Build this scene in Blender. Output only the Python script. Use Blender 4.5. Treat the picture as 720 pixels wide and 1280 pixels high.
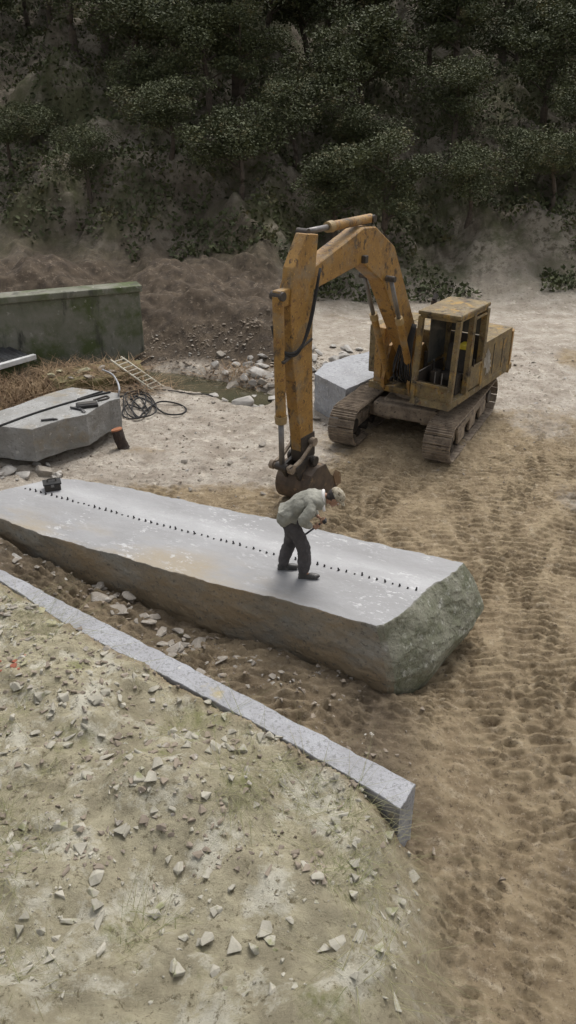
import bpy, bmesh, math, random
import numpy as np
from mathutils import Vector, Matrix, Euler
R = math.radians
random.seed(7)
# ------------------------------------------------------------------ camera, light, exposure
W, H = 720.0, 1280.0
FPX, PITCH, CAMH = 1000.0, 28.0, 7.2
SP, CP = math.sin(R(PITCH)), math.cos(R(PITCH))
scene = bpy.context.scene
for o in list(bpy.data.objects): bpy.data.objects.remove(o)
COL = scene.collection
cam = bpy.data.objects.new('camera', bpy.data.cameras.new('camera')); COL.objects.link(cam)
cam.location = (0, 0, CAMH); cam.rotation_euler = (R(90 - PITCH), 0, 0)
cam.data.sensor_fit = 'VERTICAL'; cam.data.sensor_height = 36.0
cam.data.lens = 36.0 * FPX / H; cam.data.clip_end = 1500; cam.data.clip_start = .05
scene.camera = cam
SUN_EL, SUN_AZ = 62.0, 22.0          # azimuth measured from +Y towards +X: light comes from behind the scene
wd = bpy.data.worlds.new("World"); scene.world = wd; wd.use_nodes = True
nt = wd.node_tree; bg = nt.nodes['Background']
sky = nt.nodes.new('ShaderNodeTexSky'); sky.sky_type = 'NISHITA'; sky.sun_disc = False
sky.sun_elevation = R(SUN_EL); sky.sun_rotation = R(SUN_AZ); sky.air_density = 1.0; sky.dust_density = 5.0; sky.ozone_density = .6
hsv = nt.nodes.new('ShaderNodeHueSaturation'); hsv.inputs['Saturation'].default_value = .2
nt.links.new(sky.outputs[0], hsv.inputs['Color']); nt.links.new(hsv.outputs[0], bg.inputs[0]); bg.inputs[1].default_value = .135
sl = bpy.data.lights.new('sun', 'SUN'); sl.energy = 1.25; sl.angle = R(20); sl.color = (1, .96, .90)
sun = bpy.data.objects.new('sun', sl); COL.objects.link(sun)
sd = Vector((math.sin(R(SUN_AZ)) * math.cos(R(SUN_EL)), math.cos(R(SUN_AZ)) * math.cos(R(SUN_EL)), math.sin(R(SUN_EL))))
sun.rotation_euler = sd.to_track_quat('Z', 'Y').to_euler(); sun.location = (0, 10, 30)
scene.view_settings.view_transform = 'Standard'; scene.view_settings.look = 'None'
scene.view_settings.exposure = .42; scene.view_settings.gamma = 1
scene.render.engine = 'CYCLES'
scene.cycles.max_bounces = 5; scene.cycles.diffuse_bounces = 3; scene.cycles.glossy_bounces = 2
scene.cycles.use_adaptive_sampling = True; scene.cycles.adaptive_threshold = .015

def at(px, py, z=0.0):
    """ground plan from the photograph: the place at height z"""
    x = px - 360; v = py - 640; h = CAMH - z; d = FPX * SP + v * CP
    return Vector((x / d * h, (FPX * CP - v * SP) / d * h, z))

# ------------------------------------------------------------------ helpers
def hash2(ix, iy, s):
    n = (ix.astype(np.int64) * 374761393 + iy.astype(np.int64) * 668265263 + s * 1274126177) & 0x7fffffff
    n = ((n ^ (n >> 13)) * 1103515245 + 12345) & 0x7fffffff
    n = ((n ^ (n >> 11)) * 69069 + 1) & 0x7fffffff
    return (n % 100003) / 100003.0
def vnoise(x, y, s=0):
    ix = np.floor(x); iy = np.floor(y); fx = x - ix; fy = y - iy
    fx = fx * fx * (3 - 2 * fx); fy = fy * fy * (3 - 2 * fy)
    a = hash2(ix, iy, s); b = hash2(ix + 1, iy, s); c = hash2(ix, iy + 1, s); d = hash2(ix + 1, iy + 1, s)
    return (a * (1 - fx) + b * fx) * (1 - fy) + (c * (1 - fx) + d * fx) * fy - .5
def fbm(x, y, s=0, o=4, g=.5):
    r = 0; a = 1
    for k in range(o):
        r = r + a * vnoise(x * 2**k + 13.7 * k, y * 2**k - 7.1 * k, s + k); a *= g
    return r
def sst(a, b, x):
    t = np.clip((x - a) / (b - a), 0, 1); return t * t * (3 - 2 * t)

def tag(o, label=None, cat=None, group=None, kind=None):
    if label: o['label'] = label
    if cat: o['category'] = cat
    if group: o['group'] = group
    if kind: o['kind'] = kind
    return o
def empty(name, loc=(0, 0, 0), rz=0.0):
    o = bpy.data.objects.new(name, None); COL.objects.link(o); o.location = loc; o.rotation_euler = (0, 0, rz)
    o.empty_display_size = .1; return o
def from_bm(name, bm, mat, parent=None, smooth=False):
    me = bpy.data.meshes.new(name); bm.to_mesh(me); bm.free()
    if mat: me.materials.append(mat)
    if smooth:
        for p in me.polygons: p.use_smooth = True
    o = bpy.data.objects.new(name, me); COL.objects.link(o)
    if parent is not None: o.parent = parent
    return o
def from_np(name, V, F, mat, parent=None, smooth=False):
    me = bpy.data.meshes.new(name)
    V = np.asarray(V, dtype=np.float32); F = np.asarray(F, dtype=np.int32)
    me.vertices.add(len(V)); me.vertices.foreach_set('co', V.ravel())
    n = F.shape[1]; me.loops.add(F.size); me.loops.foreach_set('vertex_index', F.ravel())
    me.polygons.add(len(F)); me.polygons.foreach_set('loop_start', np.arange(len(F), dtype=np.int32) * n)
    me.update(calc_edges=True)
    me.polygons.foreach_set('use_smooth', np.full(len(F), smooth)); 
    if mat: me.materials.append(mat)
    o = bpy.data.objects.new(name, me); COL.objects.link(o)
    if parent is not None: o.parent = parent
    return o
def box(bm, c, s, rot=None, bev=0.0):
    g = bmesh.ops.create_cube(bm, size=1.0)
    vs = g['verts']
    M = Matrix.Translation(Vector(c)) @ (rot.to_matrix().to_4x4() if rot else Matrix()) @ Matrix.Diagonal((s[0], s[1], s[2], 1))
    bmesh.ops.transform(bm, matrix=M, verts=vs)
    if bev:
        es = list({e for v in vs for e in v.link_edges})
        bmesh.ops.bevel(bm, geom=es, offset=bev, segments=2, affect='EDGES', profile=.6)
def cyl(bm, a, b, r1, r2=None, n=16, caps=True):
    a = Vector(a); b = Vector(b); d = b - a; r2 = r1 if r2 is None else r2
    M = Matrix.Translation((a + b) / 2) @ d.to_track_quat('Z', 'Y').to_matrix().to_4x4()
    bmesh.ops.create_cone(bm, cap_ends=caps, segments=n, radius1=r1, radius2=r2, depth=d.length, matrix=M)
def prism(bm, pts, y0, y1):
    """polygon in xz swept from y0 to y1"""
    a = [bm.verts.new((p[0], y0, p[1])) for p in pts]; b = [bm.verts.new((p[0], y1, p[1])) for p in pts]
    n = len(pts)
    bm.faces.new(a); bm.faces.new(b[::-1])
    for i in range(n): bm.faces.new((a[i], b[i], b[(i + 1) % n], a[(i + 1) % n])[::-1])
    bmesh.ops.recalc_face_normals(bm, faces=bm.faces)
def smoothpath(pts, k=6):
    pts = [Vector(p) for p in pts]; out = []
    P = [2 * pts[0] - pts[1]] + pts + [2 * pts[-1] - pts[-2]]
    for i in range(1, len(P) - 2):
        for j in range(k):
            t = j / k
            out.append(.5 * ((2 * P[i]) + (-P[i-1] + P[i+1]) * t + (2*P[i-1] - 5*P[i] + 4*P[i+1] - P[i+2]) * t*t + (-P[i-1] + 3*P[i] - 3*P[i+1] + P[i+2]) * t**3))
    out.append(pts[-1]); return out
def tube(bm, pts, r, n=8):
    rings = []; up = Vector((0, 0, 1)); L = len(pts)
    for i, p in enumerate(pts):
        d = (pts[min(i+1, L-1)] - pts[max(i-1, 0)]).normalized()
        s = d.cross(up); s = s.normalized() if s.length > 1e-3 else Vector((1, 0, 0)); u = s.cross(d)
        rr = r(i / (L - 1)) if callable(r) else r
        rings.append([bm.verts.new(p + s * math.cos(2*math.pi*k/n) * rr + u * math.sin(2*math.pi*k/n) * rr) for k in range(n)])
    for a, b in zip(rings, rings[1:]):
        for k in range(n): bm.faces.new((a[k], a[(k+1) % n], b[(k+1) % n], b[k]))
    bm.faces.new(rings[0][::-1]); bm.faces.new(rings[-1])

# ------------------------------------------------------------------ materials
def node(t, ty, **kw):
    n = t.nodes.new(ty)
    for k, v in kw.items(): setattr(n, k, v)
    return n
def noise_fac(t, vec, scale, detail=6, rough=.6, lo=.4, hi=.6, dist=0):
    n = node(t, 'ShaderNodeTexNoise'); n.inputs['Scale'].default_value = scale; n.inputs['Detail'].default_value = detail
    n.inputs['Roughness'].default_value = rough; n.inputs['Distortion'].default_value = dist
    t.links.new(vec, n.inputs['Vector'])
    m = node(t, 'ShaderNodeMapRange'); m.inputs[1].default_value = lo; m.inputs[2].default_value = hi
    t.links.new(n.outputs[0], m.inputs[0]); return m.outputs[0]
def mixc(t, f, a, b):
    m = node(t, 'ShaderNodeMix', data_type='RGBA')
    if isinstance(f, float): m.inputs[0].default_value = f
    else: t.links.new(f, m.inputs[0])
    for i, c in ((6, a), (7, b)):
        if isinstance(c, (tuple, list)): m.inputs[i].default_value = (*c, 1)
        else: t.links.new(c, m.inputs[i])
    return m.outputs[2]
def math_(t, op, a, b=None):
    m = node(t, 'ShaderNodeMath', operation=op)
    for i, c in enumerate((a, b)):
        if c is None: continue
        if isinstance(c, (int, float)): m.inputs[i].default_value = c
        else: t.links.new(c, m.inputs[i])
    return m.outputs[0]
def pmat(name, c1, c2, scale=3., rough=.8, bump=.4, bscale=25., bdist=.01, metal=0., extra=(), det=8, lohi=(.38, .62)):
    """two mottled colours; extra = [(colour, scale, lo, hi, stretch)] layers of stains; real bump"""
    m = bpy.data.materials.new(name); m.use_nodes = True; t = m.node_tree; b = t.nodes['Principled BSDF']
    tc = node(t, 'ShaderNodeTexCoord').outputs['Object']
    c = mixc(t, noise_fac(t, tc, scale, det, .65, *lohi), c1, c2)
    for e in extra:
        v = tc
        if len(e) > 4 and e[4]:
            mp = node(t, 'ShaderNodeMapping'); mp.inputs['Scale'].default_value = e[4]; t.links.new(tc, mp.inputs[0]); v = mp.outputs[0]
        c = mixc(t, noise_fac(t, v, e[1], 7, .65, e[2], e[3]), c, e[0])
    t.links.new(c, b.inputs['Base Color'])
    b.inputs['Roughness'].default_value = rough; b.inputs['Metallic'].default_value = metal
    if bump:
        n = node(t, 'ShaderNodeTexNoise'); n.inputs['Scale'].default_value = bscale; n.inputs['Detail'].default_value = 9; n.inputs['Roughness'].default_value = .68
        t.links.new(tc, n.inputs['Vector'])
        bp = node(t, 'ShaderNodeBump'); bp.inputs['Strength'].default_value = bump; bp.inputs['Distance'].default_value = bdist
        t.links.new(n.outputs[0], bp.inputs['Height']); t.links.new(bp.outputs[0], b.inputs['Normal'])
    return m
M = {}
M['yellow'] = pmat('faded yellow paint', (.33, .185, .045), (.23, .125, .032), 2.5, .62, .25, 18, .006,
                   extra=[((.075, .045, .022), 7, .57, .63, (1, 1, .6)), ((.15, .065, .03), 16, .57, .63, None), ((.23, .19, .13), 2.2, .50, .72, None), ((.05, .04, .03), 1.7, .58, .72, None), ((.50, .30, .08), 30, .60, .66, None)])
M['yellow_dirty'] = pmat('grimy olive yellow paint', (.225, .165, .072), (.125, .095, .05), 3.5, .75, .3, 22, .006,
                   extra=[((.30, .185, .045), 3, .54, .62, None), ((.035, .026, .018), 4, .56, .66, (1, 1, .7)), ((.20, .165, .12), 9, .56, .66, None), ((.13, .055, .025), 15, .58, .64, None), ((.02, .016, .012), 24, .60, .66, None)])
M['steel_dirty'] = pmat('muddy track steel', (.30, .24, .175), (.15, .115, .085), 5, .8, .5, 30, .01, extra=[((.24, .19, .14), 9, .55, .65, None), ((.04, .03, .024), 14, .58, .66, None)])
M['dark_steel'] = pmat('greasy dark steel', (.05, .04, .032), (.025, .021, .018), 6, .6, .4, 30, .006, extra=[((.12, .085, .055), 8, .58, .68, None)])
M['rust_steel'] = pmat('rusty bucket steel', (.12, .085, .058), (.06, .046, .036), 4, .75, .5, 24, .008, extra=[((.20, .135, .08), 6, .58, .66, None)])
M['rust_light'] = pmat('worn bright rust', (.22, .14, .075), (.15, .09, .05), 6, .7, .4, extra=[((.30, .24, .17), 8, .58, .68, None)])
M['chrome'] = pmat('worn rod chrome', (.22, .21, .20), (.15, .14, .135), 6, .5, .1, 30, .002, metal=.5)
M['white_grime'] = pmat('chipped white paint', (.62, .60, .56), (.40, .36, .30), 7, .7, .2)
M['collar'] = pmat('pale ochre collar', (.34, .24, .11), (.24, .17, .08), 7, .6, .2)
M['rubber'] = pmat('black rubber', (.018, .018, .019), (.03, .028, .027), 8, .9, .2, 40, .003)
M['glass'] = pmat('dusty glass', (.05, .055, .055), (.09, .085, .075), 3, .25, 0)
M['seat'] = pmat('worn seat vinyl', (.035, .033, .03), (.06, .05, .04), 6, .7, .3)
M['yellow_bright'] = pmat('bright yellow plastic', (.62, .50, .03), (.50, .40, .03), 4, .5, .05)
M['stoneB'] = pmat('split grey stone', (.31, .31, .302), (.215, .21, .195), 1.6, .85, .7, 16, .02, extra=[((.24, .20, .14), 1.1, .56, .68, None), ((.45, .44, .42), 9, .60, .68, None), ((.19, .185, .175), 20, .54, .64, None)])
M['stoneC'] = pmat('blue grey stone', (.36, .37, .39), (.28, .285, .30), 1.8, .85, .6, 16, .02, extra=[((.16, .16, .16), 2.2, .60, .68, (1, 1, .25)), ((.46, .46, .46), 16, .56, .64, None), ((.22, .22, .22), 12, .55, .64, None)])
M['stoneE'] = pmat('sawn bluish stone', (.33, .335, .355), (.27, .27, .28), 3.0, .8, .7, 30, .015, extra=[((.20, .20, .205), 26, .53, .62, None), ((.50, .49, .46), 8, .64, .72, None), ((.34, .29, .17), 1.6, .60, .70, None)])
M['rock'] = pmat('rubble rock', (.30, .27, .23), (.20, .175, .145), 2.5, .9, .6, 20, .015, extra=[((.36, .34, .31), 5, .56, .66, None)])
M['rock_pale'] = pmat('pale rubble rock', (.42, .40, .37), (.28, .26, .235), 2.5, .9, .6, 20, .015)
M['rock_moss'] = pmat('mossy yellow rock', (.38, .35, .22), (.27, .26, .16), 3, .9, .6, 22, .012, extra=[((.36, .34, .31), 5, .56, .64, None)])
M['wall'] = pmat('mossy concrete', (.20, .195, .16), (.13, .135, .095), 1.4, .9, .5, 14, .02, extra=[((.075, .095, .035), 1.0, .48, .62, None), ((.05, .05, .04), 2.4, .56, .68, (1, 1, .25)), ((.30, .29, .25), 5, .60, .68, None), ((.20, .19, .16), 3, .60, .70, (1, 1, .3))])
M['moss_ledge'] = pmat('mossy stone', (.20, .165, .07), (.13, .115, .05), 2.2, .95, .7, 12, .03, extra=[((.22, .18, .13), 4, .56, .64, None)])
M['white_metal'] = pmat('white gutter paint', (.62, .63, .63), (.48, .48, .46), 4, .5, .1)
M['roof'] = pmat('grey corrugated sheet', (.10, .105, .11), (.07, .07, .07), 3, .6, .2)
M['alu'] = pmat('weathered bamboo pale ladder', (.50, .47, .38), (.38, .35, .28), 6, .6, .2)
M['reed'] = pmat('dead reed', (.24, .165, .09), (.15, .095, .055), 3, .9, 0, extra=[((.38, .30, .18), 5, .58, .66, None)])
M['grass'] = pmat('sparse grass', (.13, .14, .055), (.21, .19, .10), 2, .85, 0)
M['leaf'] = pmat('dull leaves', (.075, .085, .03), (.05, .06, .025), 1.2, .8, 0, extra=[((.13, .11, .05), .8, .56, .66, None)])
M['bark'] = pmat('bark', (.10, .08, .06), (.06, .045, .035), 6, .9, .6)
M['skin'] = pmat('tanned skin', (.33, .19, .125), (.29, .16, .10), 8, .55, .1, 60, .001)
M['jacket'] = pmat('grey green work jacket', (.30, .295, .255), (.215, .212, .18), 7, .9, .5, 14, .012, extra=[((.21, .20, .165), 4, .58, .70, None)])
M['trousers'] = pmat('dark grey trousers', (.075, .068, .068), (.05, .045, .046), 5, .9, .5, 14, .012, extra=[((.13, .12, .11), 4, .60, .72, None)])
M['shoe'] = pmat('worn black shoe', (.03, .03, .03), (.06, .055, .05), 9, .45, .2, extra=[((.18, .17, .16), 6, .60, .70, None)])
M['towel'] = pmat('white towel', (.72, .70, .68), (.62, .60, .58), 8, .95, .3)
M['hair'] = pmat('black hair', (.02, .016, .014), (.03, .022, .02), 20, .6, .4)
M['cap'] = pmat('mottled beige cap', (.40, .36, .28), (.25, .215, .155), 14, .85, .2, extra=[((.10, .08, .05), 22, .53, .58, None), ((.58, .55, .50), 18, .60, .66, None)])
M['log_bark'] = pmat('charred bark', (.06, .04, .03), (.035, .026, .022), 9, .9, .8, 30, .02)
M['log_end'] = pmat('rusty orange cut face', (.36, .15, .07), (.26, .10, .05), 8, .8, .3, extra=[((.45, .30, .22), 6, .6, .68, None)])
M['rock_bank'] = pmat('whitish bank stone', (.40, .375, .31), (.25, .235, .19), 2.5, .9, .6, 22, .012, extra=[((.22, .22, .12), 4, .56, .64, None)])
M['brick'] = pmat('broken red brick', (.30, .09, .05), (.22, .075, .05), 5, .9, .5)
M['gravel'] = pmat('loose chips', (.27, .225, .175), (.17, .14, .11), 1.5, .95, .4, 20, .01, extra=[((.36, .34, .30), 2.5, .55, .62, None)])
M['wedge'] = pmat('dark steel wedge', (.03, .03, .032), (.02, .018, .018), 9, .55, .2)

# ------------------------------------------------------------------ the ground
HB = 1.30                                       # top of the long stone block
near_px = [(-70, 622), (-20, 642), (0, 648), (50, 667), (107, 684), (150, 695), (200, 710), (250, 725), (300, 737), (360, 751), (410, 767), (470, 783), (480, 782)]
far_px = [(578, 704), (520, 690), (460, 677), (400, 662), (330, 646), (260, 632), (190, 616), (130, 604), (75, 597), (40, 604), (0, 613), (-60, 615)]
nearW = [at(x, y, HB) for x, y in near_px]; farW = [at(x, y, HB) for x, y in far_px]
nx = np.array([p.x for p in nearW]); ny = np.array([p.y for p in nearW])
SL = 1.13                                       # top of the sawn ledge in the foreground
out_px = [(-60, 680), (0, 711), (60, 742), (120, 773), (185, 806), (250, 840), (330, 881), (420, 928), (520, 980)]
in_px = [(-60, 692), (0, 726), (40, 752), (80, 779), (120, 801), (160, 821), (200, 841), (250, 867), (330, 910), (420, 961), (500, 1010)]
outW = [at(x, y, SL) for x, y in out_px]; inW = [at(x, y, SL) for x, y in in_px]
ox = np.array([p.x for p in outW]); oy = np.array([p.y for p in outW])
ix_ = np.array([p.x for p in inW]); iy_ = np.array([p.y for p in inW])
UC = Vector((3.06, 17.85, 0)); TH = math.atan2(-.89, -.45); UH = math.atan2(-.82, -.575)
pond_pts = [at(150, 464), at(200, 470), at(245, 476), at(290, 489), at(315, 496)]
def segdist(x, y, pts):
    d = np.full(np.shape(x), 1e9)
    for a, b in zip(pts, pts[1:]):
        vx, vy = b.x - a.x, b.y - a.y; t = np.clip(((x - a.x) * vx + (y - a.y) * vy) / (vx * vx + vy * vy), 0, 1)
        d = np.minimum(d, np.hypot(x - a.x - t * vx, y - a.y - t * vy))
    return d
def ghz(x, y, detail=True):
    x = np.asarray(x, float); y = np.asarray(y, float)
    z = .10 * fbm(x * .35, y * .35, 3, 3) 
    yn = np.interp(x, nx, ny)                          # near edge of the long block
    side = sst(.45, -.25, y - yn)                      # camera side of the block
    base = np.interp(x, [-7, -4.6, -3.2, -1.2, .6, 1.6, 2.4], [1.15, 1.05, .86, .58, .50, .24, .0])
    z = z * (1 - .5 * side) + base * side
    # mound under the left block and left end of the long block
    z = z + .06 * sst(2.2, .3, np.hypot((x + 5.9) / 1.5, (y - 14.6) / 1.3)) 
    z = z + .28 * sst(1.6, .2, np.hypot((x + 5.0) / 2.0, (y - 12.6) / .9))
    # earth bank on the camera side of the ledge
    yi = np.interp(x, ix_, iy_)
    m = sst(.06, -.05, y - yi) * sst(1.5, .6, x) ; m2 = 1
    z = z * (1 - m) + (1.10 + .16 * sst(0, -1.5, y - yi) + (.04 + .26 * sst(0, -.8, y - yi)) * fbm(x * .9, y * .9, 21, 4)) * m
    # far bank on the left, behind the pond
    fb = sst(22.7, 26.0, y + .25 * x + 1.2) * sst(1.2, -1.0, x)
    z = z + fb * (1.6 + .9 * fbm(x * .5, y * .5, 9, 4))
    # pond hollow
    pdn = segdist(x, y, pond_pts)
    z = z - .45 * sst(1.0, .2, pdn + .35 * fbm(x, y, 5, 3))
    # hillside beyond
    hill = sst(29, 46, y + 2.2 * fbm(x * .12, y * .12, 31, 3))
    z = z + hill * 7.5 + sst(44, 90, y) * 16 + sst(28, 34, y) * (1.2 * fbm(x * .3, y * .3, 41, 6) * (1 + .6 * hill) + .5 * fbm(x * .9, y * .9, 47, 5, .6))
    if detail:
        vis = sst(27, 22, y)
        mud = mudmask(x, y) * (1 - m)
        trk = sst(2.6, 1.9, np.hypot(x - 3.06, y - 17.85)) * .7
        mud = mud * (1 - trk)
        z = z + vis * (.030 * fbm(x * 2.2, y * 2.2, 11, 5) + .010 * fbm(x * 9, y * 9, 15, 3, .6))
        # prints of the crawler tracks in the mud: broken, overlapping cleat marks
        tr = 0
        for k, (ang, off, per, amp_, st) in enumerate([(66, .0, .155, .026, .25), (82, .3, .165, .024, .35), (96, .1, .15, .022, .45), (52, .5, .16, .020, .55), (110, .2, .155, .018, .6)]):
            a = R(ang); wx = x + .5 * vnoise(x * .45, y * .45, 50 + k) + .03 * fbm(x * 3, y * 3, 55 + k, 3); wy = y + .5 * vnoise(x * .45, y * .45, 60 + k) + .03 * fbm(x * 3, y * 3, 65 + k, 3)
            u = wx * math.cos(a) + wy * math.sin(a); v = -wx * math.sin(a) + wy * math.cos(a) + off
            lane = np.floor(v / .72); fv = (v / .72 - lane)
            on = (hash2(lane, lane * 0, 70 + k) > st) * sst(.02, .10, fv) * sst(.86, .78, fv)
            on = on * sst(-.10, .10, fbm(u * .5 + lane * 7.3, v * .8, 80 + k, 3) + .14)
            ph = u / per + hash2(lane, lane * 0 + 3, 5) + .35 * vnoise(u * 2.0, v * 2.6, 90 + k)
            rid = np.clip(np.sin(ph * 2 * np.pi) * 2.6 - .7, -1, .9)
            tr = tr + on * (rid * 1.45 * amp_ * .9 * np.clip(.7 + 1.5 * fbm(x * 2.6, y * 2.6, 95 + k, 3), .1, 1.3) - .012)
        z = z + tr * mud
        rg = 1 - np.abs(2.6 * fbm(x * 1.7 + .4 * y, y * 6.2, 101, 4, .6))
        z = z + mud * (.024 * rg + .020 * fbm(x * 2.9, y * 3.9, 103, 6, .66) + .016 * np.abs(fbm(x * 7, y * 8, 105, 4, .6)))
        z = z + vis * .04 * np.abs(fbm(x * 6, y * 6, 107, 4, .65)) + vis * (1 - mud) * .10 * (fbm(x * 1.6, y * 1.6, 109, 5, .6) + .3)
        # rough, stony rubble areas
        rub = sst(.3, -.2, y - yn) * sst(2.6, 1.6, x) * (1 - m) 
        z = z + rub * (.10 * fbm(x * 3, y * 3, 111, 4) + .07 * np.abs(fbm(x * 6, y * 6, 113, 4, .65))) + (fb + .0) * .25 * fbm(x * 2, y * 2, 121, 4)
        z = z + m * (.05 * fbm(x * 4, y * 4, 131, 4) + .05 * np.abs(fbm(x * 2.2, y * 2.2, 133, 5, .6)))
    return z
def mudmask(x, y):
    n = .5 * fbm(x * .35, y * .35, 141, 4)
    a = sst(-3.6, -1.6, x + n * 2 - .25 * (y - 13)) * sst(20.2, 17.4, y + 2.4 * n)
    c = sst(14.9, 13.7, y + n * 1.2 + .10 * x) * sst(-5.0, -3.6, x + n) 
    return np.clip(np.maximum(a * sst(.2, 1.6, x + n * 1.5 + .35 * (16 - y)), c), 0, 1)
def dustmask(x, y):
    n = fbm(x * .6, y * .6, 151, 5, .6)
    d = 1 - mudmask(x, y)
    for cx, cy, rx, ry, am in [(-2.4, 17.5, 2.6, 2.6, .7), (.6, 19.6, 2.0, 2.0, .6), (7.2, 21.5, 2.2, 3.8, .9), (6.1, 18.0, 1.1, 1.6, .5), (5.0, 8.4, .9, .55, .9),
                               (5.6, 14.0, .5, .9, .35), (-3.6, 15.3, 1.2, 1.0, .5), (-.4, 15.4, .7, .5, .5)]:
        d = np.maximum(d, am * 1.25 * sst(1.2, .3, np.hypot((x - cx) / rx, (y - cy) / ry) + .5 * n))
    for cx, cy, rx, ry, am in [(-2.2, 14.0, 3.4, .75, .85), (8.9, 23.0, 1.0, 1.8, .55), (-3.2, 16.4, .8, .35, .5), (-4.6, 13.6, .9, .9, .4), (.4, 17.2, .9, .7, .35)]:
        d = d * (1 - am * sst(1.1, .35, np.hypot((x - cx) / rx, (y - cy) / ry) + .6 * n))
    return np.clip(d + .35 * n, 0, 1)
def mossmask(x, y):
    yi = np.interp(x, ix_, iy_)
    m = sst(.05, -.25, y - yi) * sst(1.8, .5, x)
    return m
def soilmask(x, y):
    n = fbm(x * .7, y * .7, 171, 4)
    a = sst(22.7, 23.2, y + .25 * x + 1.2 + .5 * n) * sst(1.0, -.5, x + n) 
    b = sst(17.2, 18.4, y + n) * sst(-5.4, -6.3, x + n)
    yn = np.interp(x, nx, ny); yi = np.interp(x, ix_, iy_)
    tr = sst(.1, -.1, y - yn) * sst(-.1, .1, y - yi) * sst(2.0, 1.0, x) * (.55 + .5 * n)
    return np.clip(np.maximum(np.maximum(a, b), tr), 0, 1)
def axis(segs):
    out = []
    for a, b, s in segs: out += list(np.arange(a, b, s))
    return np.array(out + [segs[-1][1]])
xs = axis([(-300, -60, 20), (-60, -20, 2.5), (-20, -11, .2), (-11, -5.6, .09), (-5.6, 1.6, .038), (1.6, 8.0, .026), (8.0, 11, .08), (11, 20, .2), (20, 60, 2.5), (60, 300, 20)])
ys = axis([(-60, 0, 6), (0, 2.5, .3), (2.5, 7, .04), (7, 16, .027), (16, 22, .05), (22, 30, .09), (30, 60, .2), (60, 120, 2), (120, 700, 40)])
GX, GY = np.meshgrid(xs, ys)
GZ = ghz(GX, GY)
nxx, nyy = len(xs), len(ys)
V = np.stack([GX.ravel(), GY.ravel(), GZ.ravel()], 1)
I = np.arange(nxx * nyy).reshape(nyy, nxx)
F = np.stack([I[:-1, :-1].ravel(), I[:-1, 1:].ravel(), I[1:, 1:].ravel(), I[1:, :-1].ravel()], 1)
gm = bpy.data.materials.new('quarry ground'); gm.use_nodes = True; t = gm.node_tree; b = t.nodes['Principled BSDF']
tc = node(t, 'ShaderNodeTexCoord').outputs['Object']
def attr(n):
    a = node(t, 'ShaderNodeAttribute'); a.attribute_name = n; return a.outputs['Fac']
mud = mixc(t, noise_fac(t, tc, 2.2, 9, .7, .40, .62), (.355, .28, .178), (.225, .17, .105))
mud = mixc(t, noise_fac(t, tc, 5.5, 8, .7, .56, .68), mud, (.46, .385, .275))
mud = mixc(t, noise_fac(t, tc, 17, 8, .75, .54, .64), mud, (.135, .10, .066))
mud = mixc(t, noise_fac(t, tc, 30, 6, .7, .58, .66), mud, (.40, .33, .24))
dust = mixc(t, noise_fac(t, tc, 1.5, 9, .7, .38, .62), (.475, .43, .37), (.30, .258, .21))
dust = mixc(t, noise_fac(t, tc, 9, 8, .7, .56, .66), dust, (.17, .135, .10))
dust = mixc(t, noise_fac(t, tc, 26, 7, .75, .56, .64), dust, (.20, .165, .125))
dust = mixc(t, noise_fac(t, tc, 3.1, 9, .75, .56, .64), dust, (.57, .52, .44))
hn = noise_fac(t, tc, 6, 9, .75, .36, .64)
df = math_(t, 'ADD', attr('dust'), math_(t, 'MULTIPLY', math_(t, 'SUBTRACT', hn, .5), .55))
dfn = node(t, 'ShaderNodeMapRange'); dfn.inputs[1].default_value = .25; dfn.inputs[2].default_value = .8; t.links.new(df, dfn.inputs[0])
c = mixc(t, dfn.outputs[0], mud, dust)
moss = mixc(t, noise_fac(t, tc, 2.0, 9, .7, .40, .60), (.46, .415, .29), (.31, .275, .19))
moss = mixc(t, noise_fac(t, tc, 1.7, 9, .7, .51, .60), moss, (.58, .55, .45))
moss = mixc(t, noise_fac(t, tc, 1.3, 8, .7, .56, .66), moss, (.25, .245, .12))
moss = mixc(t, noise_fac(t, tc, 14, 8, .75, .55, .63), moss, (.17, .145, .09))
c = mixc(t, attr('moss'), c, moss)
soil = mixc(t, noise_fac(t, tc, 2.5, 9, .7, .40, .60), (.115, .088, .062), (.062, .048, .036))
soil = mixc(t, noise_fac(t, tc, 6, 8, .7, .56, .64), soil, (.19, .15, .11))
c = mixc(t, attr('soil'), c, soil)
rockc = mixc(t, noise_fac(t, tc, .5, 9, .7, .40, .60), (.27, .24, .19), (.12, .10, .075))
rockc = mixc(t, noise_fac(t, tc, 3.5, 9, .75, .50, .60), rockc, (.10, .085, .06))
rockc = mixc(t, noise_fac(t, tc, .35, 8, .7, .46, .58), rockc, (.085, .085, .045))
c = mixc(t, attr('hill'), c, rockc)
t.links.new(c, b.inputs['Base Color']); b.inputs['Roughness'].default_value = .93; b.inputs['Specular IOR Level'].default_value = .25
n1 = node(t, 'ShaderNodeTexNoise'); n1.inputs['Scale'].default_value = 10; n1.inputs['Detail'].default_value = 12; n1.inputs['Roughness'].default_value = .82
t.links.new(tc, n1.inputs['Vector'])
bp = node(t, 'ShaderNodeBump'); bp.inputs['Strength'].default_value = 1.; bp.inputs['Distance'].default_value = .06
t.links.new(n1.outputs[0], bp.inputs['Height']); t.links.new(bp.outputs[0], b.inputs['Normal'])
M['ground'] = gm
ground = from_np('ground', V, F, gm, smooth=True); tag(ground, kind='structure')
for nm, arr in (('dust', dustmask(GX, GY)), ('moss', mossmask(GX, GY)), ('soil', soilmask(GX, GY)), ('hill', sst(28, 33, GY))):
    a = ground.data.attributes.new(nm, 'FLOAT', 'POINT'); a.data.foreach_set('value', arr.ravel().astype(np.float32))
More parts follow.
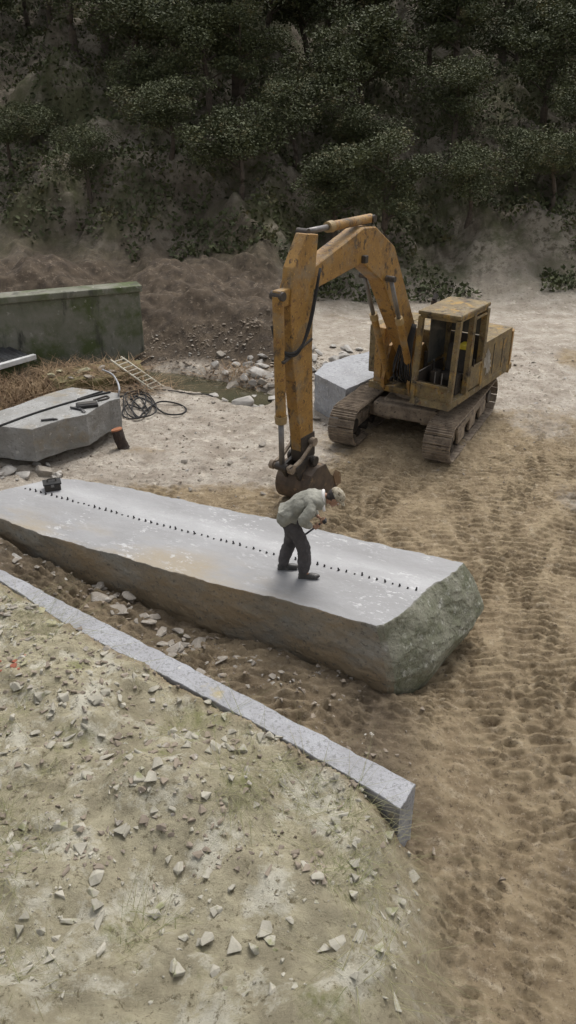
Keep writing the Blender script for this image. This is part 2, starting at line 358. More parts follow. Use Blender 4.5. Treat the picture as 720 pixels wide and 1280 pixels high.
def gz(x, y): return float(ghz(np.array([x]), np.array([y]))[0])

# pond water
wm = bpy.data.materials.new('murky water'); wm.use_nodes = True; t = wm.node_tree; b = t.nodes['Principled BSDF']
tc = node(t, 'ShaderNodeTexCoord').outputs['Object']
t.links.new(mixc(t, noise_fac(t, tc, 1.5, 4), (.080, .072, .045), (.060, .058, .036)), b.inputs['Base Color'])
b.inputs['Roughness'].default_value = .12
nn = node(t, 'ShaderNodeTexNoise'); nn.inputs['Scale'].default_value = 5; t.links.new(tc, nn.inputs['Vector'])
bp = node(t, 'ShaderNodeBump'); bp.inputs['Strength'].default_value = .1; bp.inputs['Distance'].default_value = .01
t.links.new(nn.outputs[0], bp.inputs['Height']); t.links.new(bp.outputs[0], b.inputs['Normal'])
bm = bmesh.new(); ring = []
for k in range(40):
    a = 2 * math.pi * k / 40; c_ = (pond_pts[0] + pond_pts[-1]) / 2
    ax = (pond_pts[-1] - pond_pts[0]).normalized(); bx_ = Vector((-ax.y, ax.x, 0))
    ring.append(bm.verts.new(c_ + ax * 3.4 * math.cos(a) + bx_ * 1.5 * math.sin(a) + Vector((0, 0, -.14))))
bm.faces.new(ring); pond = from_bm('water', bm, wm); tag(pond, kind='structure')

# ------------------------------------------------------------------ stone blocks
def resample(pts, step):
    out = []
    for a, b in zip(pts, pts[1:] + pts[:1]):
        n = max(1, int((b - a).length / step))
        for k in range(n): out.append(a.lerp(b, k / n))
    return out
def stone_block(name, top, zb, mat, step=.045, jag=.012, rough=.05, inset=0.0, bulge=None, nlev=26, seed=0, parent=None, origin=None, rz=0.0, relief=.0, tip=None):
    """outline of the top (world), a rough split side down to zb; bulge(p, t)->offset Vector"""
    P0 = resample(top, step); n = len(P0)
    c = sum(P0, Vector()) / n
    area = sum(P0[i].x * P0[(i+1) % n].y - P0[(i+1) % n].x * P0[i].y for i in range(n))
    if area < 0: P0.reverse()
    arc = 0; S = []
    for i in range(n): S.append(arc); arc += (P0[(i+1) % n] - P0[i]).length
    N = []
    for i in range(n):
        d = (P0[(i+2) % n] - P0[i-2]); N.append(Vector((d.y, -d.x, 0)).normalized())
    S = np.array(S); rings = []
    # smooth wraparound noise via circle coords -> use xy + z position noise
    bx = np.array([p.x for p in P0]); by = np.array([p.y for p in P0]); zt = np.array([p.z for p in P0])
    j0 = jag * 2 * fbm(bx * 5 + by * 3, by * 5 - bx * 2, seed + 1, 4, .6)
    levels = [0, .012, .035] + list(np.linspace(.07, 1, nlev))
    for li, tt in enumerate(levels):
        z = zt + (zb - zt) * tt
        u1 = S * 1.0
        off = rough * 2 * fbm(S * 1.3, z * 1.7, seed + 5, 5, .55) * min(1, tt * 5 + .08)
        # stepped fracture facets
        off = off + rough * .8 * (np.floor(3 * (fbm(S * 1.3 + z, z * 2.2 - S * .5, seed + 9, 3) + .8)) / 3 - .8) * min(1, tt * 5)
        off = off + j0 * math.exp(-tt * 14) - inset * tt ** 1.3 + rough * .9 * fbm(S * 3.1 + z * .8, z * 3.6, seed + 15, 4, .6) * min(1, tt * 6)
        if li == 0: off = off - .006
        w = np.minimum(S, arc - S); off = off * sst(0, .15, w) if False else off
        ring = []
        for i in range(n):
            p = Vector((bx[i], by[i], z[i])) + N[i] * float(off[i])
            if bulge: p += bulge(P0[i], tt)
            ring.append(p)
        rings.append(ring)
    if origin is None: origin = Vector((c.x, c.y, zb))
    Mi = (Matrix.Translation(origin) @ Matrix.Rotation(rz, 4, 'Z')).inverted()
    bm = bmesh.new(); VR = [[bm.verts.new(Mi @ p) for p in r] for r in rings]
    for a, b in zip(VR, VR[1:]):
        for i in range(n):
            f = bm.faces.new((a[i], b[i], b[(i+1) % n], a[(i+1) % n])); f.smooth = False
    bm.faces.new(VR[0]); bm.faces.new(VR[-1][::-1])
    bmesh.ops.recalc_face_normals(bm, faces=bm.faces)
    o = from_bm(name, bm, mat); o.location = origin; o.rotation_euler = (0, 0, rz)
    return o

# the long block: local X runs along the row of wedges
hA = at(32, 611, HB); hB_ = at(520, 738, HB)
blk_rz = math.atan2(hB_.y - hA.y, hB_.x - hA.x)
blk_o = Vector((hA.x, hA.y, 0))
lm = bpy.data.materials.new('drilled granite'); lm.use_nodes = True; t = lm.node_tree; b = t.nodes['Principled BSDF']
tcn = node(t, 'ShaderNodeTexCoord'); tc = tcn.outputs['Object']
sep = node(t, 'ShaderNodeSeparateXYZ'); t.links.new(tc, sep.inputs[0])
nrm = node(t, 'ShaderNodeNewGeometry'); sn = node(t, 'ShaderNodeSeparateXYZ'); t.links.new(tcn.outputs['Normal'], sn.inputs[0])
mpx = node(t, 'ShaderNodeMapping'); mpx.inputs['Scale'].default_value = (.45, 1, 1); t.links.new(tc, mpx.inputs[0])
top = mixc(t, noise_fac(t, mpx.outputs[0], 1.6, 9, .65, .36, .66), (.285, .285, .289), (.215, .213, .214))
def band(c0, w, soft):        # band of y around c0
    d = math_(t, 'ABSOLUTE', math_(t, 'SUBTRACT', sep.outputs[1], c0))
    m = node(t, 'ShaderNodeMapRange'); m.inputs[1].default_value = w + soft; m.inputs[2].default_value = w; t.links.new(d, m.inputs[0]); return m.outputs[0]
# stone dust plus a soft sheen painted into the colour, beyond the drill line
wv = math_(t, 'MULTIPLY', band(.20, .06, .30), noise_fac(t, mpx.outputs[0], 2.2, 5, .6, .15, .6))
top = mixc(t, math_(t, 'MULTIPLY', wv, .75), top, (.40, .40, .405))
# ochre stains toward the camera-side rim
och = node(t, 'ShaderNodeMapRange'); och.inputs[1].default_value = -.25; och.inputs[2].default_value = -.75; t.links.new(sep.outputs[1], och.inputs[0])
ochx = node(t, 'ShaderNodeMapRange'); ochx.inputs[1].default_value = 5.9; ochx.inputs[2].default_value = 4.4; t.links.new(sep.outputs[0], ochx.inputs[0])
of = math_(t, 'MULTIPLY', math_(t, 'MULTIPLY', och.outputs[0], noise_fac(t, mpx.outputs[0], 1.1, 7, .6, .40, .56)), ochx.outputs[0])
top = mixc(t, math_(t, 'MULTIPLY', of, .85), top, (.28, .232, .16))
mp2 = node(t, 'ShaderNodeMapping'); mp2.inputs['Rotation'].default_value = (0, 0, .9); mp2.inputs['Scale'].default_value = (1, 2.2, 1); t.links.new(tc, mp2.inputs[0])
fz = math_(t, 'MULTIPLY', noise_fac(t, mp2.outputs[0], 6.5, 9, .75, .55, .60), noise_fac(t, tc, 1.3, 4, .6, .46, .60))
top = mixc(t, math_(t, 'MULTIPLY', fz, .75), top, (.50, .50, .505))
top = mixc(t, math_(t, 'MULTIPLY', noise_fac(t, tc, 34, 6, .75, .54, .62), .45), top, (.26, .26, .265))
top = mixc(t, math_(t, 'MULTIPLY', noise_fac(t, mpx.outputs[0], 4, 8, .7, .55, .66), .4), top, (.31, .31, .315))
side = mixc(t, noise_fac(t, tc, 1.2, 9, .65, .38, .62), (.30, .288, .25), (.205, .195, .165))
side = mixc(t, noise_fac(t, tc, 3.2, 8, .7, .58, .66), side, (.34, .32, .28))
side = mixc(t, noise_fac(t, mpx.outputs[0], .9, 8, .65, .45, .58), side, (.31, .235, .145))
enx = node(t, 'ShaderNodeMapRange'); enx.inputs[1].default_value = .35; enx.inputs[2].default_value = .7; t.links.new(sn.outputs[0], enx.inputs[0])
end = mixc(t, noise_fac(t, tc, 2.4, 9, .7, .38, .62), (.255, .25, .195), (.13, .138, .085))
end = mixc(t, noise_fac(t, tc, 6, 9, .75, .55, .64), end, (.42, .42, .37))
end = mixc(t, noise_fac(t, tc, 22, 8, .75, .54, .62), end, (.10, .10, .075))
side = mixc(t, noise_fac(t, tc, 16, 8, .75, .55, .64), side, (.15, .135, .11))
side = mixc(t, enx.outputs[0], side, end)
tz = node(t, 'ShaderNodeMapRange'); tz.inputs[1].default_value = .7; tz.inputs[2].default_value = .9; t.links.new(sn.outputs[2], tz.inputs[0])
zt_ = node(t, 'ShaderNodeMapRange'); zt_.inputs[1].default_value = HB - .02; zt_.inputs[2].default_value = HB - .005; t.links.new(sep.outputs[2], zt_.inputs[0])
tf = math_(t, 'MULTIPLY', tz.outputs[0], zt_.outputs[0])
t.links.new(mixc(t, tf, side, top), b.inputs['Base Color'])
rr = mixc(t, tf, (.9, .9, .9), (.6, .6, .6)); t.links.new(rr, b.inputs['Roughness'])
n1 = node(t, 'ShaderNodeTexNoise'); n1.inputs['Scale'].default_value = 9; n1.inputs['Detail'].default_value = 10; n1.inputs['Roughness'].default_value = .7; t.links.new(tc, n1.inputs['Vector'])
bp = node(t, 'ShaderNodeBump'); t.links.new(n1.outputs[0], bp.inputs['Height'])
bs = node(t, 'ShaderNodeMapRange'); bs.inputs[3].default_value = 1.0; bs.inputs[4].default_value = .28; t.links.new(tf, bs.inputs[0]); t.links.new(bs.outputs[0], bp.inputs['Strength'])
bp.inputs['Distance'].default_value = .045; t.links.new(bp.outputs[0], b.inputs['Normal'])
A_, B_ = nearW[-1], farW[0]
def long_bulge(p, tt):
    # the broken right-hand end swells outwards, most at mid-height
    d = Vector((B_.y - A_.y, A_.x - B_.x, 0)).normalized(); u = (B_ - A_).normalized(); al = (p - A_).dot(u) / (B_ - A_).length
    s = (p - A_).dot(d); e = max(0, 1 - abs(s) / .9); w = e * e * (3 - 2 * e); a1 = max(0, min(1, al))
    out = math.sin(min(1, tt / .8) * math.pi / 2) * (.16 + .22 * a1 + .20 * math.sin(a1 * math.pi))
    cut = max(0, tt - .55) * (.15 + .85 * a1)
    v = d * w * (out - cut) + u * w * a1 * .26 * math.sin(min(1, tt * 1.6) * math.pi / 2) - u * w * a1 * .4 * max(0, tt - .6)
    return v + d * w * (1 - a1) * .14 * tt
long_top = nearW + [A_.lerp(B_, .3) + Vector((.035, -.02, 0)), A_.lerp(B_, .55) + Vector((-.02, .02, 0)), A_.lerp(B_, .8) + Vector((.03, -.02, 0))] + farW
long_block = stone_block('long_stone_block', long_top, -.08, lm, step=.035, jag=.022, rough=.026, inset=.08, bulge=long_bulge, nlev=44, seed=3, origin=blk_o, rz=blk_rz)
tag(long_block, 'huge flat topped grey stone block with the worker and a row of wedges on it', 'stone block')

# the other blocks
tB = [at(-75, 548, 1.0), at(-20, 533, 1.0), at(0, 533, 1.0), at(40, 537, 1.0), at(60, 530, 1.0), at(78, 524, 1.0), at(108, 518, 1.0), at(122, 509, 1.0), at(136, 501, 1.0), at(150, 498, 1.0),
      at(148, 491, 1.0), at(125, 489, 1.0), at(90, 484, 1.0), at(60, 492, 1.0), at(20, 507, 1.0), at(-30, 522, 1.0), at(-80, 536, 1.0)]
def undercut(p, tt): return Vector((.0, .0, 0))
left_block = stone_block('stone_block', tB, .27, M['stoneB'], step=.04, jag=.012, rough=.020, inset=.03, seed=11, nlev=22)
tag(left_block, 'grey stone block propped on rubble, with hoses and tools lying on its top', 'stone block')
tC = [at(393, 467, .95), at(432, 487, .95), at(471, 470, .95), at(500, 458, .95), at(505, 440, .95), at(478, 436, .95), at(440, 444, .95), at(405, 455, .95)]
mid_block = stone_block('stone_block', tC, -.05, M['stoneC'], step=.06, jag=.02, rough=.03, inset=.04, seed=17)
tag(mid_block, 'blue grey stone block on the ground behind the digger arm, left of the tracks', 'stone block')
ledge = stone_block('stone_ledge', inW[::-1] + outW, .3, M['stoneE'], step=.035, jag=.012, rough=.012, nlev=10, seed=23)
tag(ledge, 'narrow sawn bluish stone edge running diagonally across the lower left', 'stone ledge')

# ------------------------------------------------------------------ rocks
def hull_mesh(name, seed, flat=.7, n=16):
    r = random.Random(seed); bm = bmesh.new()
    for k in range(n):
        v = Vector((r.gauss(0, 1), r.gauss(0, 1), r.gauss(0, 1))).normalized() * r.uniform(.75, 1)
        bm.verts.new((v.x * .5, v.y * .5 * r.uniform(.7, 1), v.z * .5 * flat))
    g = bmesh.ops.convex_hull(bm, input=bm.verts)
    bmesh.ops.delete(bm, geom=[v for v in bm.verts if not v.link_faces], context='VERTS')
    bmesh.ops.bevel(bm, geom=list(bm.edges), offset=.018, segments=1, affect='EDGES')
    me = bpy.data.meshes.new(name); bm.to_mesh(me); bm.free(); return me
ROCKS = {}
for mk in ('rock', 'rock_pale', 'rock_moss', 'brick'):
    ROCKS[mk] = []
    for k in range(7):
        me = hull_mesh('rock', 100 + k + len(mk) * 9, flat=random.uniform(.45, .8)); me.materials.append(M[mk]); ROCKS[mk].append(me)
def put_rock(x, y, s, mk, label, group=None, name='rock', zoff=0., flat=1., rx=None, z=None):
    o = bpy.data.objects.new(name, random.choice(ROCKS[mk])); COL.objects.link(o)
    sx, sy, sz = s * random.uniform(.85, 1.25), s * random.uniform(.75, 1.1), s * random.uniform(.75, 1.05) * flat
    o.scale = (sx, sy, sz); o.rotation_euler = (random.uniform(-.3, .3), random.uniform(-.3, .3), random.uniform(0, 6.28))
    o.location = (x, y, (gz(x, y) if z is None else z) + sz * .12 + zoff)
    return tag(o, label, 'rock', group)
def zone(n, pxr, pyr, z, s0, s1, mk, label, group, cond=None, flat=1.):
    k = 0
    while k < n:
        px = random.uniform(*pxr); py = random.uniform(*pyr); p = at(px, py, z)
        if cond and not cond(px, py): continue
        s = s0 + (s1 - s0) * random.random() ** 2.2
        m_ = mk if isinstance(mk, str) else random.choice(mk)
        put_rock(p.x, p.y, s, m_, label, group, flat=flat); k += 1
# props under the left block
for k, (px, py, s, mk, lb) in enumerate([(8, 584, .50, 'rock_pale', 'pale rock at the picture edge under the propped stone block'),
        (30, 588, .40, 'rock_pale', 'upright pale stone second from the left under the propped block'),
        (55, 582, .46, 'rock', 'brown grey stone under the corner of the propped block'),
        (73, 583, .26, 'rock_pale', 'small pale stone in front of the corner of the propped block'),
        (44, 598, .30, 'rock', 'low stone between the propped block and the toolbox')]):
    p = at(px, py + 8, .12); put_rock(p.x, p.y, s * 1.15, mk, lb)
for (px, py, s, mk, lb) in [(128, 758, .62, 'rock', 'flat brown slab leaning in the trench beside the long block'),
                            (150, 775, .34, 'rock', 'dark broken stone at the end of the flat trench slab'),
                            (143, 738, .30, 'rock', 'jagged grey stone against the long block above the trench slab'),
                            (5, 680, .30, 'rock_pale', 'pale stone at the left picture edge below the long block'),
                            (22, 706, .28, 'rock_pale', 'grey stone beside the upper end of the sawn ledge')]:
    p = at(px, py, .8 if px < 60 else .6); put_rock(p.x, p.y, s, mk, lb, flat=.5)
zone(58, (60, 400), (690, 850), .55, .07, .30, 'rock', 'small brown grey stone in the trench below the long block', 'stones in the trench',
     lambda px, py: py > 700 + .43 * (px - 60) + 14 and py < 735 + .62 * (px - 60), flat=.6)
zone(14, (0, 70), (668, 715), .95, .06, .22, 'rock', 'small stone in the trench at the left picture edge', 'stones at the left end of the trench', lambda px, py: py > 672 + .5 * px and py < 700 + .5 * px, flat=.7)
for (px, py, s) in [(38, 764, .17), (52, 765, .24), (70, 772, .20), (64, 781, .22), (18, 769, .14), (36, 802, .18), (28, 790, .12), (10, 778, .14), (133, 812, .17), (108, 815, .12), (118, 800, .13)]:
    p = at(px, py, 1.15); put_rock(p.x, p.y, s, random.choice(['rock_moss', 'rock']), 'flat yellowish stone lying on the mossy bank at lower left', 'flat stones on the mossy bank', flat=.5)
zone(30, (0, 190), (745, 850), 1.12, .03, .10, ['rock_moss', 'rock'], 'small chip of stone on the mossy bank at lower left', 'stone chips on the mossy bank', lambda px, py: py > 750 + .58 * px, flat=.5)
zone(9, (-10, 32), (828, 850), 1.15, .05, .12, 'brick', 'broken red brick piece at the bottom left of the mossy bank', 'broken red brick pieces', flat=.6)
zone(22, (60, 340), (560, 620), .1, .05, .17, ['rock', 'rock_pale'], 'small stone on the dusty ground beyond the long block', 'stones on the dusty ground',
     lambda px, py: py < 596 + max(0, px - 75) * .2 - 8, flat=.7)
zone(20, (150, 340), (505, 575), 0, .03, .12, ['rock', 'rock_pale'], 'little stone on the pale ground near the hose', 'stones near the hose', flat=.7)
for (px, py, s) in [(231, 578, .26), (288, 577, .22), (328, 556, .24)]:
    p = at(px, py, .05); put_rock(p.x, p.y, s, 'rock', 'larger dark stone on the pale ground left of the digger arm', 'larger stones left of the digger arm', flat=.8)
zone(46, (265, 345), (440, 492), .3, .12, .55, ['rock', 'rock_pale'], 'angular stone in the rubble heap behind the pond', 'rubble behind the pond', lambda px, py: py > 520 - .25 * px - 20)
zone(18, (300, 342), (436, 485), .5, .3, .75, 'rock_pale', 'pale grey boulder in the heap left of the yellow arm', 'pale boulders left of the arm')
zone(20, (384, 470), (425, 458), .2, .15, .6, 'rock_pale', 'pale stone in the rubble behind the blue grey block', 'rubble behind the blue grey block')
zone(6, (395, 450), (490, 540), 0, .04, .18, 'rock_pale', 'small stone on the ground near the blue grey block', 'stones near the blue grey block', flat=.6)
zone(12, (660, 740), (440, 520), 0, .05, .30, ['rock', 'rock_pale'], 'stone at the far right of the yard', 'stones at the far right', flat=.5)
for (px, py) in [(395, 523), (408, 529)]:
    p = at(px, py, 0); put_rock(p.x, p.y, .3, 'rock', 'flat dark stone in front of the blue grey block', 'flat stones by the blue grey block', flat=.4)
p = at(432, 842, 0.3)
zone(12, (-5, 75), (578, 604), .1, .10, .30, ['rock', 'rock_pale'], 'brownish rubble stone on the ground in front of the propped block', 'rubble in front of the propped block', lambda px, py: py > 572 and py < 606 - .05 * px)
# small chips nobody could count
def chips(name, spots, label):
    VV, FF = [], []; base = 0
    base_me = [hull_mesh('c', 300 + k, .6, 8) for k in range(5)]
    protos = []
    for me in base_me:
        bmx = bmesh.new(); bmx.from_mesh(me); bmesh.ops.triangulate(bmx, faces=bmx.faces)
        bmx.verts.ensure_lookup_table()
        protos.append((np.array([v.co[:] for v in bmx.verts]), np.array([[v.index for v in f.verts] for f in bmx.faces]))); bmx.free()
    xs_, ys_, ss = np.array(spots).T; zs = ghz(xs_, ys_)
    for x, y, s, z in zip(xs_, ys_, ss, zs):
        v, f = random.choice(protos); a = random.uniform(0, 6.28); ca, sa = math.cos(a), math.sin(a)
        w = v * s * np.array([random.uniform(.7, 1.4), random.uniform(.7, 1.2), random.uniform(.6, 1)])
        w = np.stack([w[:, 0] * ca - w[:, 1] * sa + x, w[:, 0] * sa + w[:, 1] * ca + y, w[:, 2] + z + s * .08], 1)
        VV.append(w); FF.append(f + base); base += len(v)
    o = from_np(name, np.concatenate(VV), np.concatenate(FF), M['gravel']); return tag(o, label, 'gravel', kind='stuff')
sp = []
rr_ = random.Random(5)
while len(sp) < 13000:
    x = rr_.uniform(-6.5, 8.5); y = rr_.uniform(4.5, 24)
    yn = float(np.interp(x, nx, ny)); yi = float(np.interp(x, ix_, iy_))
    dens = .10
    if y < yn and y > yi - .0 and x < 2.2: dens = 1.0
    elif y < yi and x < 1.2: dens = 1.0
    elif x < -1 and y > 11.5: dens = .30
    if x > 1 and y < 18: dens = .07
    if y > 20.8 and x < 1: dens = 1
    if rr_.random() < dens: sp.append((x, y, (.012 + (.13 if (y < yi and x < 1.2) else .06 if not (y < yn and x < 2.2) else .11) * rr_.random() ** 4) * (1 if y < 14 else 1.6 if y < 20.8 else 2.6)))
chips('gravel', sp, 'loose stone chips scattered over the quarry ground')

# ------------------------------------------------------------------ far left: walls, shed roof, ledge, reeds, ladder
wa = at(-30, 474, .0); wb = at(182, 449, .0)
d = (wb - wa); L_ = d.length; ang = math.atan2(d.y, d.x)
wall = empty('retaining_wall', (wa.x, wa.y, 0), ang)
tag(wall, 'green stained concrete retaining wall behind the reeds at upper left', 'wall')
bm = bmesh.new(); box(bm, (L_ / 2, .25, .75), (L_, .5, 2.5), bev=.03); from_bm('wall_body', bm, M['wall'], wall)
bm = bmesh.new(); box(bm, (L_ / 2, .25, 2.09), (L_ + .12, .66, .18), bev=.03); from_bm('coping', bm, M['wall'], wall)
# low lean-to in front of the wall at the picture edge
sa = at(-60, 478, .55); sb = at(37, 441, .75)
d = sb - sa; L_ = d.length; ang = math.atan2(d.y, d.x)
shed = empty('low_shed', (sa.x, sa.y, 0), ang); tag(shed, 'low shed with corrugated roof and white gutter at the upper left corner', 'shed')
bm = bmesh.new(); box(bm, (L_ / 2, .20, .15), (L_, .2, 1.0), bev=.02); from_bm('wall', bm, M['wall'], shed)
bm = bmesh.new(); n = 60
for k in range(n):
    x0 = L_ * k / n; z0 = .02 * math.sin(k * math.pi / 2)
    v = [bm.verts.new((x0, -.1, .70 + z0)), bm.verts.new((x0, 2.2, .95 + z0))]
    if k: bm.faces.new((pv[0], v[0], v[1], pv[1]))
    pv = v
bmesh.ops.solidify(bm, geom=bm.faces, thickness=.01); from_bm('roof', bm, M['roof'], shed)
bm = bmesh.new(); box(bm, (L_ / 2, -.14, .66), (L_ + .1, .14, .14), bev=.02); from_bm('gutter', bm, M['white_metal'], shed)
# mossy stones under the wall
mossy = [at(52, 470, .35), at(60, 461, .35), at(110, 456, .35), at(150, 452, .35), at(176, 450, .35), at(178, 462, .35), at(150, 470, .35), at(128, 474, .35), at(100, 474, .35), at(75, 478, .35)]
ml = stone_block('mossy_ledge', mossy, -.3, M['moss_ledge'], step=.09, jag=.05, rough=.10, seed=31, nlev=8)
tag(ml, 'low ledge of yellow mossy stone below the retaining wall', 'ledge')
for (px, py, s) in [(75, 466, .35), (105, 466, .5), (128, 462, .4), (112, 473, .35), (90, 474, .3), (142, 466, .4), (65, 471, .3)]:
    p = at(px, py, .35); put_rock(p.x, p.y, s, 'rock_moss' if px % 2 else 'rock', 'brown mossy stone lying on the ledge under the retaining wall', 'stones on the mossy ledge', flat=.5, z=.38)
# low mossy kerb in front of the ledge
# reeds
rr_ = random.Random(9); bm = bmesh.new()
def blade(bm, p, h, lean, w):
    a = rr_.uniform(0, 6.28); dx, dy = math.cos(a), math.sin(a); pr = None
    for k in range(4):
        t_ = k / 3; q = Vector(p) + Vector((dx * lean * t_ * t_, dy * lean * t_ * t_, h * (t_ - .35 * t_ * t_ * lean)))
        ww = w * (1 - .8 * t_); v = (bm.verts.new(q + Vector((-dy, dx, 0)) * ww), bm.verts.new(q - Vector((-dy, dx, 0)) * ww))
        if pr: bm.faces.new((pr[0], pr[1], v[1], v[0]))
        pr = v
for k in range(2600):
    px = rr_.uniform(-60, 80); py = rr_.uniform(474, 520)
    if py < 478 - .0 * px or py > 522 - .35 * px: continue
    p = at(px, py, .1); blade(bm, (p.x, p.y, gz(p.x, p.y) - .03), rr_.uniform(.15, .75), rr_.uniform(.2, .9), rr_.uniform(.006, .02))
for k in range(900):
    px = rr_.uniform(180, 330); py = rr_.uniform(430, 450)
    p = at(px, py, .8); blade(bm, (p.x, p.y, gz(p.x, p.y) - .03), rr_.uniform(.1, .4), rr_.uniform(.3, 1), rr_.uniform(.006, .016))
for k in range(1500):
    px = rr_.uniform(45, 185); py = rr_.uniform(452, 486)
    p = at(px, py, .3); zz = max(gz(p.x, p.y), .3 if 54 < px < 178 and 458 < py < 474 else -9); blade(bm, (p.x, p.y, zz - .03), rr_.uniform(.08, .38), rr_.uniform(.5, 1.2), rr_.uniform(.006, .02))
tag(from_bm('dead_reeds', bm, M['reed']), 'brown dead reeds and weeds behind the propped block', 'reeds', kind='stuff')
# ladder
l0 = at(198.5, 486, .10); l1 = at(145, 448, .65)
ld = empty('ladder', l0); tag(ld, 'pale ladder lying on the bank by the pond', 'ladder')
dv = l1 - l0; sdv = Vector((-dv.y, dv.x, 0)).normalized() * .19
for s in (-1, 1):
    bm = bmesh.new(); cyl(bm, sdv * s, dv + sdv * s, .024, n=8); from_bm('rail', bm, M['alu'], ld)
for k in range(9):
    c = dv * ((k + .6) / 9.2); bm = bmesh.new(); cyl(bm, c - sdv, c + sdv, .017, n=8); from_bm('rung', bm, M['alu'], ld)
# hoses
def hose(pts, r, label, name='air_hose', mat='rubber'):
    bm = bmesh.new(); tube(bm, smoothpath(pts, 8), r, 8); return tag(from_bm(name, bm, M[mat], smooth=True), label, 'hose')
def gp(px, py, dz=.02, z=0.):
    p = at(px, py, z); p.z = gz(p.x, p.y) + dz; return p
loop = [(151, 502), (160, 495), (178, 494), (183, 503), (178, 514), (160, 512), (153, 518), (162, 527), (180, 525), (182, 518), (168, 509), (165, 501), (185, 506), (205, 520), (225, 521), (233, 514), (222, 508), (200, 509), (182, 516), (172, 522), (158, 507), (170, 497)]
hose([gp(x, y, .03 + .012 * (i % 3)) for i, (x, y) in enumerate(loop)], .021, 'dark hose lying in tangled loops on the pale ground')
loop = [(186, 516), (176, 506), (166, 512), (170, 524), (190, 526), (196, 514), (186, 500), (168, 496), (156, 504), (158, 518), (172, 527), (186, 519), (190, 506), (176, 500), (164, 508)]
hose([gp(x, y, .05 + .012 * (i % 3)) for i, (x, y) in enumerate(loop)], .018, 'thin dark hose wound inside the tangle of thicker hose')
hose([gp(x, y, .03) for x, y in [(168, 498), (190, 492), (215, 492), (240, 497), (262, 499), (285, 498), (303, 496), (318, 499)]], .018, 'dark hose stretching from the coil towards the yellow arm')
Hb = 1.02
p_end = [at(139, 491, Hb), at(145, 480, Hb + .35), at(141, 471, Hb + .3), at(133, 468, .6)]
hose([at(-60, 552, Hb), at(0, 532, Hb), at(30, 521, Hb), at(60, 511, Hb), at(90, 502, Hb), at(120, 494, Hb), at(138, 490, Hb)], .024, 'long black hose lying straight across the propped block')
hose([at(148, 499, Hb - .1), at(149, 485, Hb + .15), at(145, 474, .9), at(139, 467, .7), at(128, 462, .5)], .022, 'pale grey hose arching behind the propped block', mat='stoneC')
hose([at(97, 499, Hb), at(112, 494, Hb), at(128, 489, Hb)], .02, 'short black hose end beside the long hose on the propped block')
# tools on the propped block
def tool(name, label, px, py, L1, L2, hh, rz, cat):
    p = at(px, py, 1.0); e = empty(name, (p.x, p.y, 1.0), rz); tag(e, label, cat); return e
e = tool('tool_pouch', 'black flat tool pouch on the propped block', 109, 508, 0, 0, 0, .35, 'pouch')
bm = bmesh.new(); box(bm, (0, 0, .035), (.46, .26, .07), bev=.02); from_bm('pouch_body', bm, M['rubber'], e)
bm = bmesh.new(); box(bm, (0, .03, .076), (.40, .16, .014), bev=.004); from_bm('flap', bm, M['seat'], e)
for (px, py, rz, lb) in [(95, 512, -.4, 'dark steel chisel left of the black pouch on the propped block'), (101, 513, -.9, 'dark steel chisel touching the black pouch on the propped block'), (60, 526, .3, 'dark steel chisel lying alone near the front rim of the propped block')]:
    e = tool('chisel', lb, px, py, 0, 0, 0, rz, 'chisel')
    bm = bmesh.new(); cyl(bm, (-.14, 0, .03), (.10, 0, .03), .025, n=6); from_bm('shank', bm, M['wedge'], e)
    bm = bmesh.new(); prism(bm, [(.10, .01), (.10, .05), (.2, .022), (.2, .014)], -.03, .03); from_bm('blade', bm, M['wedge'], e)
bm = bmesh.new()
tube(bm, smoothpath([at(x, y, 1.02) for x, y in [(117, 500), (126, 497), (133, 495), (136, 497), (131, 499), (122, 501)]], 6), .02, 6)
tag(from_bm('shackle', bm, M['dark_steel']), 'dark bent metal hook near the far corner of the propped block', 'hook')
# stump / short log
p = at(155, 564, .0); e = empty('log_stump', (p.x, p.y, gz(p.x, p.y) - .02), .2); e.rotation_euler = (R(-6), R(-14), .2)
tag(e, 'short dark log standing on end with a rusty orange top', 'log')
bm = bmesh.new(); n = 20; prv = None
for k in range(9):
    z = .46 * k / 8; ring = []
    for j in range(n):
        a = 2 * math.pi * j / n; r_ = .125 * (1 + .06 * math.sin(3 * a + k) + .05 * rr_.uniform(-1, 1) + (.12 if k == 0 else 0))
        ring.append(bm.verts.new((r_ * math.cos(a), r_ * math.sin(a), z)))
    if prv:
        for j in range(n): bm.faces.new((prv[j], prv[(j+1) % n], ring[(j+1) % n], ring[j]))
    prv = ring
bm.faces.new(prv); from_bm('bark', bm, M['log_bark'], e)
bm = bmesh.new(); cyl(bm, (0, 0, .455), (0, 0, .485), .128, .118, n=24); from_bm('cut_face', bm, M['log_end'], e)

